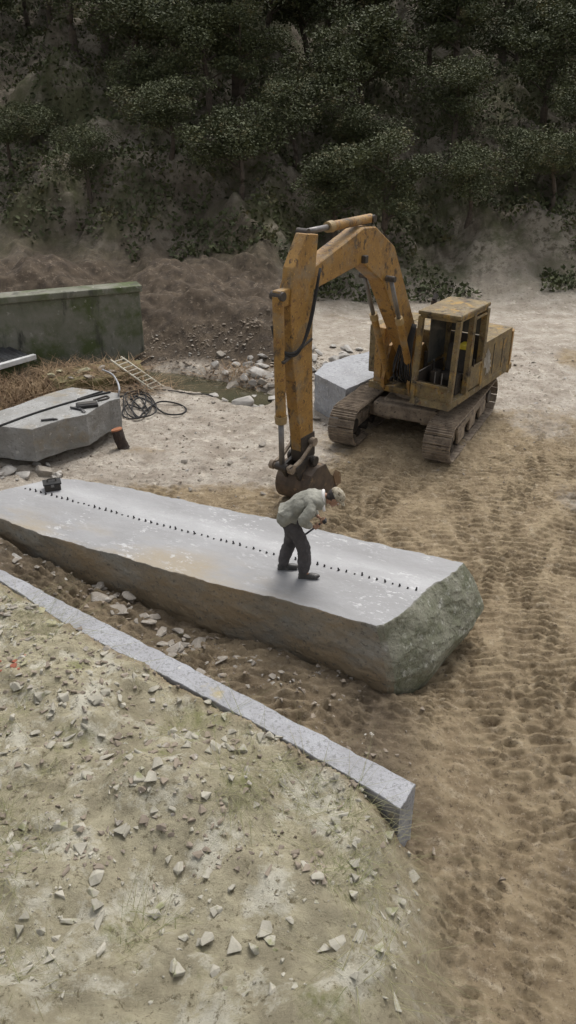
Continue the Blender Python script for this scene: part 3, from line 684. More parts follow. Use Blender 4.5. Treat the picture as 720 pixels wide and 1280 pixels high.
# ------------------------------------------------------------------ wedges in their drilled row
w_px = [(32, 611), (100, 629), (180, 651), (270, 674), (330, 690), (400, 707), (450, 719), (520, 738)]
wp = [at(x, y, HB) for x, y in w_px]
seg = [(b_ - a_).length for a_, b_ in zip(wp, wp[1:])]; tot = sum(seg)
wedge_me = None; NW = 62
def wedge_shape(h):
    bm = bmesh.new()
    prism(bm, [(-.017, -.03), (-.013, h), (.013, h), (.017, -.03)], -.008, .008)          # the driven wedge
    return bm
rr_ = random.Random(3)
first = None
for i in range(NW):
    s = tot * i / (NW - 1); k = 0
    while k < len(seg) - 1 and s > seg[k]: s -= seg[k]; k += 1
    p = wp[k].lerp(wp[k+1], s / seg[k])
    if first is None:
        e = empty('steel_wedge', p, blk_rz)
        wdg = from_bm('wedge_body', wedge_shape(.05), M['wedge'], e)
        bm = bmesh.new()
        for sg in (-1, 1): box(bm, (0, sg * .016, .004), (.034, .011, .02), bev=.002)
        fth = from_bm('feather', bm, M['wedge'], e); first = (e, wdg, fth)
    else:
        e = first[0].copy(); COL.objects.link(e)
        for ch in first[1:]:
            c = ch.copy(); COL.objects.link(c); c.parent = e
    e.location = p + Vector((rr_.uniform(-.008, .008), rr_.uniform(-.008, .008), 0)); e.rotation_euler = (rr_.uniform(-.25, .25), rr_.uniform(-.25, .25), blk_rz + rr_.uniform(-.3, .3))
    e.scale = (.72, .72, rr_.uniform(.25, 1.05))
    tag(e, 'small dark steel wedge standing in the drilled row on the long block', 'wedge', 'steel wedges in the drilled row')

# toolbox
p = at(66, 611, HB); e = empty('toolbox', p, .35); tag(e, 'small black metal toolbox on the left end of the long block', 'toolbox')
bm = bmesh.new(); box(bm, (0, 0, .055), (.26, .20, .11), bev=.012); from_bm('box_body', bm, M['dark_steel'], e)
bm = bmesh.new(); box(bm, (0, 0, .125), (.29, .22, .028), bev=.008); from_bm('lid', bm, M['rubber'], e)
bm = bmesh.new(); tube(bm, smoothpath([Vector(q) for q in [(-.07, 0, .135), (-.06, 0, .18), (.06, 0, .18), (.07, 0, .135)]], 5), .012, 6); from_bm('handle', bm, M['dark_steel'], e)
bm = bmesh.new(); box(bm, (0, -.106, .10), (.05, .012, .05), bev=.003); from_bm('latch', bm, M['chrome'], e)

# ------------------------------------------------------------------ excavator
ex = empty('excavator', (UC.x, UC.y, gz(UC.x, UC.y) - .02), UH)
tag(ex, 'old dirty yellow crawler excavator with its arm reaching to the middle of the picture', 'excavator')
dT = TH - UH
def exo(name, bm, mat, parent=None, smooth=False, under=False):
    o = from_bm(name, bm, M[mat], parent if parent is not None else ex, smooth)
    if under: o.rotation_euler = (0, 0, dT)
    return o
# undercarriage, built along local x, turned to the tracks' own heading
bm = bmesh.new()
box(bm, (0, 0, .62), (1.5, 1.2, .42), bev=.06)
for sx in (-1, 1):
    for sy in (-1, 1):
        box(bm, (sx * .62, sy * .68, .52), (.36, .75, .30), Euler((0, 0, sx * sy * .25)), bev=.04)
box(bm, (.72, 0, .60), (.42, 1.55, .34), bev=.05); box(bm, (-.72, 0, .60), (.42, 1.55, .34), bev=.05)
cyl(bm, (0, 0, .8), (0, 0, 1.0), .6, n=32)
exo('undercarriage', bm, 'steel_dirty', under=True)
TL, TR = 1.62, .40
def track_path(n=46):
    per = 4 * TL + 2 * math.pi * TR; out = []
    for k in range(n):
        s = per * k / n
        if s < 2 * TL: out.append((-TL + s, 2 * TR, 0.))
        elif s < 2 * TL + math.pi * TR: a = (s - 2 * TL) / TR; out.append((TL + TR * math.sin(a), TR + TR * math.cos(a), a))
        elif s < 4 * TL + math.pi * TR: out.append((TL - (s - 2 * TL - math.pi * TR), 0, math.pi))
        else: a = (s - 4 * TL - math.pi * TR) / TR + math.pi; out.append((-TL + TR * math.sin(a), TR + TR * math.cos(a), a))
    return out
for sy in (-1, 1):
    yc = sy * 1.1
    bm = bmesh.new()
    for (x, z, a) in track_path():
        sag = -.03 * math.sin((x + TL) / (2 * TL) * math.pi) if z > .79 and abs(x) < TL else 0
        rot = Euler((0, a, 0)); q = Vector((x, yc, z + sag)); rm = rot.to_matrix()
        box(bm, q + rm @ Vector((0, 0, 0)), (.182, .60, .028), rot, bev=.006)
        for dx in (-.062, 0, .062): box(bm, q + rm @ Vector((dx, 0, .03)), (.014, .59, .045 if dx == .062 else .03), rot)
        box(bm, q + rm @ Vector((0, 0, -.045)), (.15, .22, .06), rot)
    tr = exo('crawler_track', bm, 'steel_dirty', under=True)
    bm = bmesh.new()
    box(bm, (0, yc, .42), (2 * TL - .25, .30, .34), bev=.05); box(bm, (0, yc, .50), (2 * TL - .9, .42, .16), bev=.03)
    for k in range(3): box(bm, (-.9 + .9 * k, yc + sy * .2, .33), (.5, .06, .28), bev=.02)
    exo('track_frame', bm, 'steel_dirty', under=True)
    for x, r_, nm in ((TL, .33, 'idler_wheel'), (-TL, .33, 'drive_sprocket')):
        bm = bmesh.new(); cyl(bm, (x, yc - .09, TR), (x, yc + .09, TR), r_, n=28); cyl(bm, (x, yc - .2, TR), (x, yc + .2, TR), .16, n=20)
        if nm == 'drive_sprocket':
            for k in range(14):
                a = k * math.pi / 7; box(bm, (x + .34 * math.cos(a), yc, TR + .34 * math.sin(a)), (.06, .07, .05), Euler((0, -a, 0)))
        exo(nm, bm, 'dark_steel', under=True)
    for k in range(7):
        bm = bmesh.new(); x = -1.32 + k * .44; cyl(bm, (x, yc - .17, .14), (x, yc + .17, .14), .09, n=16); exo('track_roller', bm, 'dark_steel', under=True)
    for x in (-.55, .6):
        bm = bmesh.new(); cyl(bm, (x, yc - .12, .70), (x, yc + .12, .70), .07, n=14); exo('carrier_roller', bm, 'dark_steel', under=True)
# revolving deck
bm = bmesh.new()
prism(bm, [(.95, 1.05), (1.0, 1.20), (-2.2, 1.22), (-2.25, 1.05)], -.62, .62)
box(bm, (-1.0, .98, 1.13), (2.5, .74, .16), bev=.02); box(bm, (-1.2, -.95, 1.13), (2.1, .66, .16), bev=.02)
exo('deck', bm, 'yellow_dirty')
# cab
x0, x1, y0, y1, z0, z1 = -.30, 1.34, .44, 1.36, 1.06, 2.98
bm = bmesh.new()
prism(bm, [(x0, z0), (x0, z0 + .14), (x1 - .02, z0 + .14), (x1 + .03, z0)], y0, y1)
cab = exo('cab', bm, 'yellow_dirty')
def cpart(name, bm, mat, sm=False): return from_bm(name, bm, M[mat], cab, sm)
bm = bmesh.new()                       # lower front panel, corner posts, roof rails
prism(bm, [(x1 - .04, z0 + .14), (x1 - .04, z0 + .50), (x1 - .10, z0 + .50), (x1 - .10, z0 + .14)], y0 + .02, y1 - .02)
box(bm, (x1 - .05, .9, z0 + .47), (.10, .92, .06), bev=.012)
def post(bm, a, b_, w=.07):
    a = Vector(a); b_ = Vector(b_); d = b_ - a; box(bm, (a + b_) / 2, (w, w, d.length), d.to_track_quat('Z', 'Y').to_euler(), bev=.012)
for y in (y0 + .035, y1 - .035):
    post(bm, (x1 - .05, y, z0 + .12), (x1 - .20, y, z1 - .06), .11)
    post(bm, (x0 + .07, y, z0 + .12), (x0 + .07, y, z1 - .06), .14)
post(bm, (.50, y1 - .035, z0 + .12), (.44, y1 - .035, z1 - .06), .12)
post(bm, (x1 - .20, y0 + .035, z1 - .05), (x0 + .04, y0 + .035, z1 - .05)); post(bm, (x1 - .20, y1 - .035, z1 - .05), (x0 + .04, y1 - .035, z1 - .05))
post(bm, (x1 - .20, y0 + .04, z1 - .06), (x1 - .20, y1 - .04, z1 - .06))
cpart('frame', bm, 'yellow_dirty')
bm = bmesh.new(); box(bm, ((x0 + x1) / 2 - .08, .9, z1 + .02), (x1 - x0 - .06, .96, .09), bev=.035); cpart('roof', bm, 'yellow_dirty')
bm = bmesh.new(); box(bm, (x0 + .02, .9, 1.75), (.05, .80, 1.1), bev=.01); box(bm, ((x0 + x1) / 2 - .1, y0 + .02, 1.42), (1.3, .03, .55), bev=.01); cpart('panel', bm, 'dark_steel')
bm = bmesh.new(); box(bm, (x0 + .02, .9, 2.58), (.02, .76, .52)); cpart('rear_window', bm, 'glass')
bm = bmesh.new(); box(bm, (.1, y0 + .02, 2.28), (1.1, .012, 1.0)); cpart('side_window', bm, 'glass')
bm = bmesh.new()                       # door folded back against the house side: frame and lower skin
for a, b_ in (((x0 + .12, y1 + .01, z0 + .2), (x0 + .12, y1 + .01, z1 - .15)), ((.46, y1 + .01, z0 + .2), (.42, y1 + .01, z1 - .15)), ((x0 + .12, y1 + .01, z1 - .15), (.42, y1 + .01, z1 - .15)), ((x0 + .12, y1 + .01, 1.75), (.44, y1 + .01, 1.75))):
    post(bm, a, b_, .045)
box(bm, (.09, y1 + .012, 1.50), (.62, .02, .48), bev=.005)
door = cpart('door', bm, 'yellow_dirty')
bm = bmesh.new(); post(bm, (.36, y1 + .05, 1.78), (.36, y1 + .05, 1.95), .025); from_bm('handle', bm, M['dark_steel'], door)
bm = bmesh.new(); box(bm, (.30, .9, 1.48), (.48, .48, .13), bev=.04); box(bm, (.10, .9, 1.83), (.12, .46, .62), Euler((0, -.15, 0)), bev=.04); box(bm, (.3, .9, 1.3), (.3, .3, .28)); cpart('seat', bm, 'seat')
for y in (.66, 1.14):
    bm = bmesh.new(); box(bm, (.62, y, 1.40), (.26, .16, .5), bev=.03); lv = cpart('control_box', bm, 'dark_steel')
    bm = bmesh.new(); cyl(bm, (.70, y, 1.64), (.76, y, 1.88), .014, n=8); bmesh.ops.create_icosphere(bm, subdivisions=2, radius=.035, matrix=Matrix.Translation((.765, y, 1.9))); from_bm('lever', bm, M['rubber'], lv)
for y in (.82, .98):
    bm = bmesh.new(); cyl(bm, (1.02, y, 1.2), (.98, y, 1.72), .014, n=8); box(bm, (1.06, y, 1.27), (.2, .09, .02), Euler((0, -.3, 0))); cpart('foot_lever', bm, 'chrome')
bm = bmesh.new(); box(bm, (1.20, .88, 1.36), (.06, .30, .16), Euler((0, .2, 0)), bev=.01); cpart('registration_plate_holder', bm, 'steel_dirty')
bm = bmesh.new(); box(bm, (.20, 1.12, 2.16), (.34, .24, .10), bev=.03); cpart('cushion', bm, 'yellow_bright')
# house behind the cab
bm = bmesh.new()
prism(bm, [(x0 - .03, 1.20), (x0 - .03, 2.12), (-2.0, 2.12), (-2.05, 1.20)], .62, 1.34)
exo('side_cover', bm, 'yellow_dirty')
for q in (-.95, -1.5):
    bm = bmesh.new(); box(bm, (q, 1.342, 1.62), (.022, .014, .7)); exo('panel_seam', bm, 'dark_steel')
# the torn pale patch of paint, an irregular thin flake
bm = bmesh.new(); rr_ = random.Random(12); ring = []
for k in range(26):
    a = 2 * math.pi * k / 26; r_ = 1 + rr_.uniform(-.35, .3)
    ring.append(bm.verts.new((-.62 + (.20 * r_) * math.cos(a) + .10 * math.sin(a), 1.346, 1.62 + .30 * r_ * math.sin(a))))
bm.faces.new(ring); r2 = bmesh.ops.solidify(bm, geom=bm.faces, thickness=.004); exo('peeled_paint_patch', bm, 'white_grime')
bm = bmesh.new(); box(bm, (-.30, .02, 1.80), (1.2, .76, 1.2), bev=.04); box(bm, (-.30, -.85, 1.76), (1.3, .68, 1.12), bev=.04); exo('machinery_housing', bm, 'yellow_dirty')
for k in range(6):
    bm = bmesh.new(); cyl(bm, (.36 + .03 * (k % 2), -.30 + .12 * k, 1.3), (.40, -.30 + .12 * k, 1.95), .03 + .008 * (k % 3), n=10); exo('valve_pipe', bm, 'dark_steel')
bm = bmesh.new(); prism(bm, [(-.95, 1.20), (-.95, 2.10), (-2.0, 2.10), (-2.05, 1.20)], -1.30, .62); box(bm, (-.6, -.1, 1.5), (.9, .9, .7), bev=.05); exo('engine_hood', bm, 'yellow_dirty')
bm = bmesh.new(); pts = []
for k in range(13):
    a = -math.pi / 2 + math.pi * k / 12; pts.append((-2.02 - .42 * math.cos(a) ** .5 if math.cos(a) > 0 else -2.02, 1.36 * math.sin(a)))
vb = [bm.verts.new((x, y, 1.0)) for x, y in pts]; vt = [bm.verts.new((x, y, 2.02)) for x, y in pts]
bm.faces.new(vb); bm.faces.new(vt[::-1])
for i in range(13): j = (i + 1) % 13; bm.faces.new((vb[i], vt[i], vt[j], vb[j]))
bmesh.ops.recalc_face_normals(bm, faces=bm.faces); exo('counterweight', bm, 'yellow')
bm = bmesh.new(); cyl(bm, (-1.5, -.5, 2.1), (-1.5, -.5, 2.6), .07, n=14); cyl(bm, (-1.5, -.5, 2.6), (-1.6, -.5, 2.72), .06, n=14); exo('exhaust_pipe', bm, 'dark_steel')
# boom foot brackets, hoses
for y in (-.42, .22):
    bm = bmesh.new(); prism(bm, [(1.0, 1.1), (1.05, 1.35), (.78, 2.05), (.45, 2.15), (-.2, 1.5), (-.3, 1.1)], y - .035, y + .035); exo('boom_bracket', bm, 'yellow')
bm = bmesh.new(); prism(bm, [(.96, 1.08), (.98, 1.34), (.60, 1.62), (.3, 1.62), (.3, 1.08)], -.50, -.46); box(bm, (.72, -.62, 1.15), (.55, .36, .16), bev=.02); exo('step', bm, 'yellow_dirty')
bm = bmesh.new(); box(bm, (.84, -.58, 1.85), (.26, .24, 1.25), bev=.03); box(bm, (.98, -.58, 1.85), (.03, .16, 1.0), bev=.01); exo('side_box', bm, 'yellow')
rr_ = random.Random(8)
for k in range(9):
    y = -.12 + .056 * k; bm = bmesh.new()
    tube(bm, smoothpath([Vector(q) for q in [(.3, y, 1.30), (.85 + rr_.uniform(0, .1), y + rr_.uniform(-.03, .03), 1.32), (1.12 + rr_.uniform(0, .1), y, 1.62 + rr_.uniform(-.1, .1)), (1.02, y * .7, 2.1), (.75, y * .5, 2.6)]], 6), .02, 6)
    exo('hydraulic_hose', bm, 'rubber', smooth=True)
# boom: bent box girder
tip = (5.02, 4.15); root = (.42, 1.85)
bp_ = [(.25, 1.72), (.62, 1.68), (2.2, 3.75), (3.0, 4.22), (5.05, 3.98), (5.22, 4.12), (5.12, 4.30), (3.0, 4.86), (2.55, 4.82), (1.75, 4.35), (.22, 1.98)]
bm = bmesh.new(); prism(bm, bp_, -.27, .07); bmesh.ops.bevel(bm, geom=list(bm.edges), offset=.02, segments=1, affect='EDGES'); exo('boom', bm, 'yellow')
SA = Vector((0, -.1, 0))
def rodcyl(name, a, b_, r1, r2, frac, ys=-.1):
    a = Vector((a[0], ys, a[1])); b_ = Vector((b_[0], ys, b_[1])); m_ = a.lerp(b_, frac)
    bm = bmesh.new(); cyl(bm, a, m_, r1, n=20); o = exo(name, bm, 'yellow', smooth=False)
    bm = bmesh.new(); cyl(bm, m_ - (b_ - a).normalized() * .04, m_ + (b_ - a).normalized() * .10, r1 * 1.22, r1 * 1.1, n=20); from_bm('collar', bm, M['collar'], o)
    bm = bmesh.new(); cyl(bm, m_, b_, r2, n=16, caps=True); from_bm('rod', bm, M['chrome'], o, True)
    for q in (a, b_):
        bm = bmesh.new(); cyl(bm, q - Vector((0, r1 * 1.3, 0)), q + Vector((0, r1 * 1.3, 0)), r1 * .8, n=16); from_bm('pin_eye', bm, M['dark_steel'], o)
rodcyl('boom_cylinder', (.80, 1.30), (2.10, 3.80), .075, .045, .62, -.40); rodcyl('boom_cylinder', (.80, 1.30), (2.10, 3.80), .075, .045, .62, .20)
rodcyl('stick_cylinder', (2.5, 4.95), (4.75, 4.98), .085, .05, .62)
# stick: narrow, deep at the top, tapering to the bucket pin. slightly to the left of the machine's centre plane
st = [(4.60, 4.95), (4.95, 5.0), (5.32, 4.5), (5.42, 3.9), (5.34, 2.9), (5.06, 1.15), (5.00, .92), (4.80, .86), (4.66, .98), (4.66, 1.25), (4.74, 3.0), (4.72, 4.0)]
bm = bmesh.new(); prism(bm, st, -.115, .115); bmesh.ops.bevel(bm, geom=list(bm.edges), offset=.012, segments=1, affect='EDGES')
stick = exo('stick', bm, 'yellow')
bm = bmesh.new(); prism(bm, [(5.09, 1.42), (5.03, .90), (4.78, .82), (4.62, .96), (4.64, 1.42)], -.128, .128); from_bm('stick_nose', bm, M['dark_steel'], stick)
bm = bmesh.new(); box(bm, (5.20, 0, 3.10), (.9, .27, .05), Euler((0, .25, 0)), bev=.01); from_bm('hose_clamp', bm, M['dark_steel'], stick)
for k in range(2):
    bm = bmesh.new(); tube(bm, smoothpath([Vector(q) for q in [(4.6, .16, 4.4), (5.0, .2 + .03 * k, 3.5), (5.35, .19, 3.08 + .05 * k), (5.62, .02, 3.22), (5.66, -.1, 3.6)]], 6), .024, 6); from_bm('hose', bm, M['rubber'], stick, True)
# bucket cylinder in front of the stick
rodcyl('bucket_cylinder', (5.62, 4.1), (5.52, .98), .095, .052, .69, 0)
bm = bmesh.new(); box(bm, (5.42, 0, 4.05), (.5, .16, .28), bev=.02); exo('cylinder_bracket', bm, 'yellow')
# linkage
bm = bmesh.new()
cyl(bm, (5.52, -.26, .98), (5.52, .26, .98), .05, n=16); cyl(bm, (4.80, -.24, 1.28), (4.80, .24, 1.28), .06, n=16)
for y in (-.21, .21):
    post(bm, (4.80, y, 1.28), (5.20, y, 1.05), .055); post(bm, (5.20, y, 1.05), (5.52, y, .98), .06)
    for q in ((4.80, y, 1.28), (5.52, y, .98)): cyl(bm, (q[0], y - .04, q[2]), (q[0], y + .04, q[2]), .085, n=16)
exo('guide_link', bm, 'steel_dirty')
bm = bmesh.new()
for y in (-.14, .14): post(bm, (5.52, y, .98), (5.24, y, .84), .085)
exo('bucket_link', bm, 'dark_steel')
# bucket: curved shell, side plates, teeth
def arc_pts(cx, cz, r, a0, a1, n): return [(cx + r * math.cos(R(a0 + (a1 - a0) * k / n)), cz + r * math.sin(R(a0 + (a1 - a0) * k / n))) for k in range(n + 1)]
BW = .35
bo = [(4.62, .74), (4.90, .76), (5.10, .66)] + arc_pts(4.86, .36, .36, 40, -80, 10) + [(4.60, .0), (4.22, .10)]
bi = [(x_ * .94 + .06 * 4.7, z_ * .90 + .1 * .42) for x_, z_ in bo]
bm = bmesh.new()
for a, b_ in zip(range(len(bo) - 1), range(1, len(bo))):
    q = [bo[a], bo[b_], bi[b_], bi[a]]
    va = [bm.verts.new((x_, -BW, z_)) for x_, z_ in q]; vb = [bm.verts.new((x_, BW, z_)) for x_, z_ in q]
    bm.faces.new(va); bm.faces.new(vb[::-1])
    for i in range(4): j = (i + 1) % 4; bm.faces.new((va[i], vb[i], vb[j], va[j]))
bmesh.ops.recalc_face_normals(bm, faces=bm.faces)
bk = exo('bucket', bm, 'rust_steel'); bk.location = (0, 0, .06)
for y in (-BW - .014, BW + .014):
    bm = bmesh.new(); prism(bm, bo + [(4.16, .20), (4.24, .34), (4.42, .44)], y - .013, y + .013); from_bm('side_plate', bm, M['rust_steel'], bk)
    bm = bmesh.new(); s_ = 1 if y > 0 else -1; prism(bm, [(4.05, .12), (4.08, .36), (4.26, .48), (4.34, .38), (4.24, .12)], y + s_ * .016 - .012, y + s_ * .016 + .012); from_bm('side_cutter', bm, M['rust_light'], bk)
for k in range(5):
    y = -.34 + .17 * k; bm = bmesh.new(); prism(bm, [(4.28, .06), (4.28, .15), (4.02, .17), (4.02, .14)], y - .035, y + .035); from_bm('tooth', bm, M['dark_steel'], bk)
for y in (-.15, .15):
    bm = bmesh.new(); prism(bm, [(4.66, .72), (4.72, .90), (4.88, .92), (5.25, .84), (5.30, .72), (5.16, .52)], y - .03, y + .03); from_bm('ear', bm, M['dark_steel'], bk)
bm = bmesh.new(); cyl(bm, (4.84, -.27, .86), (4.84, .27, .86), .055, n=16)
for y in (-.27, .27): cyl(bm, (4.84, y - .03, .86), (4.84, y + .03, .86), .095, n=18)
from_bm('pin', bm, M['dark_steel'], bk)
# handrail and lamp
bm = bmesh.new(); box(bm, (3.0, .11, 4.3), (.12, .1, .14), bev=.02); exo('work_lamp', bm, 'dark_steel')

# ------------------------------------------------------------------ the worker
def skin_mesh(verts, edges, radii, root=0, sub=2):
    me = bpy.data.meshes.new('s'); me.from_pydata([tuple(v) for v in verts], edges, []); o = bpy.data.objects.new('s', me); COL.objects.link(o)
    md = o.modifiers.new('k', 'SKIN'); sk = me.skin_vertices[0].data if me.skin_vertices else None
    if sk is None:
        bm = bmesh.new(); bm.from_mesh(me); bm.verts.layers.skin.verify(); bm.to_mesh(me); bm.free(); sk = me.skin_vertices[0].data
    for i, r_ in enumerate(radii):
        sk[i].radius = r_ if isinstance(r_, tuple) else (r_, r_); sk[i].use_root = (i == root)
    ss = o.modifiers.new('ss', 'SUBSURF'); ss.levels = sub; ss.render_levels = sub
    dg = bpy.context.evaluated_depsgraph_get(); m2 = bpy.data.meshes.new_from_object(o.evaluated_get(dg)); bpy.data.objects.remove(o); return m2
def fuse(name, parts, mat, parent, voxel=.006, smooth=6, wrinkle=0.):
    """several closed shells become one continuous surface"""
    bm = bmesh.new()
    for p_ in parts:
        if isinstance(p_, bpy.types.Mesh): bm.from_mesh(p_)
        else: p_(bm)
    me = bpy.data.meshes.new(name); bm.to_mesh(me); bm.free()
    o = bpy.data.objects.new(name, me); COL.objects.link(o)
    r_ = o.modifiers.new('r', 'REMESH'); r_.mode = 'VOXEL'; r_.voxel_size = voxel
    if smooth: s_ = o.modifiers.new('s', 'SMOOTH'); s_.iterations = smooth; s_.factor = .5
    if wrinkle:
        tx = bpy.data.textures.new('w', 'CLOUDS'); tx.noise_scale = .085; tx.noise_depth = 2; d_ = o.modifiers.new('d', 'DISPLACE'); d_.texture = tx; d_.strength = wrinkle; d_.mid_level = .5; d_.texture_coords = 'LOCAL'
    dg = bpy.context.evaluated_depsgraph_get(); m2 = bpy.data.meshes.new_from_object(o.evaluated_get(dg)); bpy.data.objects.remove(o)
    m2.materials.clear(); m2.materials.append(mat)
    for p_ in m2.polygons: p_.use_smooth = True
    o = bpy.data.objects.new(name, m2); COL.objects.link(o); o.parent = parent; return o
def ball(c, s, rot=(0, 0, 0)):
    def f(bm):
        bmesh.ops.create_icosphere(bm, subdivisions=4, radius=1, matrix=Matrix.Translation(c) @ Euler(rot).to_matrix().to_4x4() @ Matrix.Diagonal((*s, 1)))
    return f
org = at(373, 717, HB)
man = empty('person', org, -.06); tag(man, 'worker in grey green jacket and dark trousers bending forward on the long block', 'person')
hipR, hipL = (-.11, -.085, .84), (-.11, .085, .84)
kneeR, kneeL = (.085, -.10, .47), (-.10, .11, .46)
ankR, ankL = (.085, -.10, .10), (-.21, .11, .10)
toeR, toeL = (.25, -.11, .035), (-.05, .12, .035)
pel, wst, chs, nkb = (-.13, 0, .88), (-.06, 0, 1.02), (.16, 0, 1.17), (.30, 0, 1.20)
shR, shL = (.25, -.17, 1.15), (.25, .17, 1.15)
elR, elL = (.05, -.24, .93), (.14, .25, .90)
wrR, wrL = (.185, -.11, .80), (.27, .06, .845)
hdc = Vector((.465, -.01, 1.185))
# the bar he holds passes through both fists
b0, b1 = Vector((.02, -.07, .60)), Vector((.34, -.02, .85)); bd = (b1 - b0).normalized()
palmR = b0 + bd * ((Vector(wrR) - b0).dot(bd) + .035); palmL = b0 + bd * ((Vector(wrL) - b0).dot(bd) + .03)
mid_ = lambda a_, b_: (a_[0] * .6 + b_[0] * .4, a_[1] * .6 + b_[1] * .4, .045)
V_ = [pel, wst, chs, nkb, (.385, 0, 1.205), hipR, kneeR, ankR, mid_(ankR, toeR), hipL, kneeL, ankL, mid_(ankL, toeL), (.23, -.11, 1.15), elR, wrR, (.23, .11, 1.15), elL, wrL]
E_ = [(0, 1), (1, 2), (2, 3), (3, 4), (0, 5), (5, 6), (6, 7), (7, 8), (0, 9), (9, 10), (10, 11), (11, 12), (2, 13), (13, 14), (14, 15), (2, 16), (16, 17), (17, 18)]
R_ = [(.08, .07), (.075, .07), (.075, .07), .05, .052, .05, .045, .034, .018, .06, .045, .034, .018, .034, .032, .026, .034, .032, .026]
body = [skin_mesh(V_, E_, R_)]
def hand(wr, palm, side, toward):
    """palm beside the bar, five fingers curling round it"""
    wr = Vector(wr); n_ = (palm - wr); off = Vector(toward).normalized() * .028
    pc = palm + off; out = []
    out.append(ball(pc, (.042, .020, .036), (0, -math.atan2(bd.z, bd.x), 0)))
    out.append(skin_mesh([wr, wr.lerp(pc, .6), pc], [(0, 1), (1, 2)], [.026, .023, .024], 0, 1))
    nrm_ = Vector(toward).normalized(); tn = bd.cross(nrm_).normalized()
    for i in range(4):
        s_ = (-.033 + .022 * i); L = (.9, 1.0, .95, .8)[i]
        c0 = palm + bd * s_
        pts = [c0 + nrm_ * .026 + tn * .012, c0 + nrm_ * .016 + tn * .030 * L, c0 - nrm_ * .008 + tn * .031 * L, c0 - nrm_ * .026 + tn * .016, c0 - nrm_ * .028 - tn * .004 * L]
        out.append(skin_mesh(pts, [(k, k + 1) for k in range(4)], [.0095, .009, .0088, .0082, .007], 0, 1))
    c0 = palm + bd * .030
    pts = [palm + nrm_ * .026 - tn * .010 + bd * .01, c0 + nrm_ * .018 - tn * .026, c0 - nrm_ * .004 - tn * .028 + bd * .008, c0 - nrm_ * .022 - tn * .018 + bd * .012]
    out.append(skin_mesh(pts, [(k, k + 1) for k in range(3)], [.012, .0105, .0095, .008], 0, 1))
    return out
body += hand(wrR, palmR, -1, (-.2, -.9, .35)); body += hand(wrL, palmL, 1, (-.2, .9, .35))
# head, tipped face-down and forward: local frame f = face direction, u = crown direction
fd = Vector((.62, -.10, -.78)).normalized(); ud = Vector((.78, -.02, .62)).normalized(); rd = fd.cross(ud).normalized()
HM = Matrix((( fd.x, rd.x, ud.x), (fd.y, rd.y, ud.y), (fd.z, rd.z, ud.z))).to_4x4(); HM = Matrix.Translation(hdc) @ HM
def hball(c, s):
    def f(bm): bmesh.ops.create_icosphere(bm, subdivisions=4, radius=1, matrix=HM @ Matrix.Translation(c) @ Matrix.Diagonal((*s, 1)))
    return f
body += [hball((-.005, 0, .03), (.098, .078, .095)), hball((.03, 0, -.045), (.062, .056, .065)), hball((.062, 0, -.085), (.028, .03, .022)),
         hball((.098, 0, -.012), (.014, .012, .026)), hball((.104, 0, -.028), (.014, .017, .011)), hball((.082, 0, -.062), (.014, .024, .006)), hball((.083, 0, -.074), (.013, .021, .006)),
         hball((.082, 0, .018), (.014, .052, .010)), hball((.0, .080, -.01), (.022, .010, .034)), hball((.0, -.080, -.01), (.022, .010, .034)),
         hball((-.03, 0, -.08), (.055, .052, .07))]
fuse('body', body, M['skin'], man, .005, 2)
for s_ in (-1, 1):
    bm = bmesh.new(); bmesh.ops.create_icosphere(bm, subdivisions=2, radius=.0125, matrix=HM @ Matrix.Translation((.083, s_ * .032, .0))); from_bm('eye', bm, M['towel'], man, True)
# clothing
tors = skin_mesh([(-.14, 0, .93), (-.06, 0, 1.03), (.05, 0, 1.12), chs, (.29, 0, 1.185), (-.18, 0, .86)], [(0, 1), (1, 2), (2, 3), (3, 4), (0, 5)], [(.155, .15), (.14, .14), (.135, .135), (.135, .13), (.105, .10), (.15, .145)], 1)
fuse('jacket', [tors, ball((.17, 0, 1.16), (.145, .195, .115), (0, -.25, 0)), ball((-.14, 0, .93), (.15, .175, .12), (0, -.9, 0)), ball((.02, 0, 1.085), (.15, .17, .115), (0, -.7, 0)), ball((.26, 0, 1.145), (.105, .165, .125)), ball((-.17, 0, .885), (.14, .165, .12), (0, -1.1, 0))], M['jacket'], man, .007, 3, .026)
for (q0, q1, q2) in (((.235, -.175, 1.155), (.035, -.275, .955), (.165, -.135, .825)), ((.235, .175, 1.155), elL, (.245, .085, .862))):
    fuse('sleeve', [skin_mesh([(q0[0] - .05, q0[1] * .6, q0[2] + .02), q0, tuple((Vector(q0) + Vector(q1)) / 2), q1, tuple((Vector(q1) + Vector(q2)) / 2), q2], [(0, 1), (1, 2), (2, 3), (3, 4), (4, 5)], [.085, .088, .080, .074, .062, .048], 1)], M['jacket'], man, .006, 2, .024)
V_ = [(-.12, 0, .92), (-.13, 0, .83), hipR, kneeR, (.078, -.10, .18), (.075, -.10, .06), hipL, kneeL, (-.205, .11, .18), (-.215, .11, .06)]
E_ = [(0, 1), (1, 2), (2, 3), (3, 4), (4, 5), (1, 6), (6, 7), (7, 8), (8, 9)]
R_ = [(.15, .14), (.15, .14), .118, .100, .092, .088, .118, .100, .092, .088]
fuse('trousers', [skin_mesh(V_, E_, R_, 1)], M['trousers'], man, .007, 1, .036)
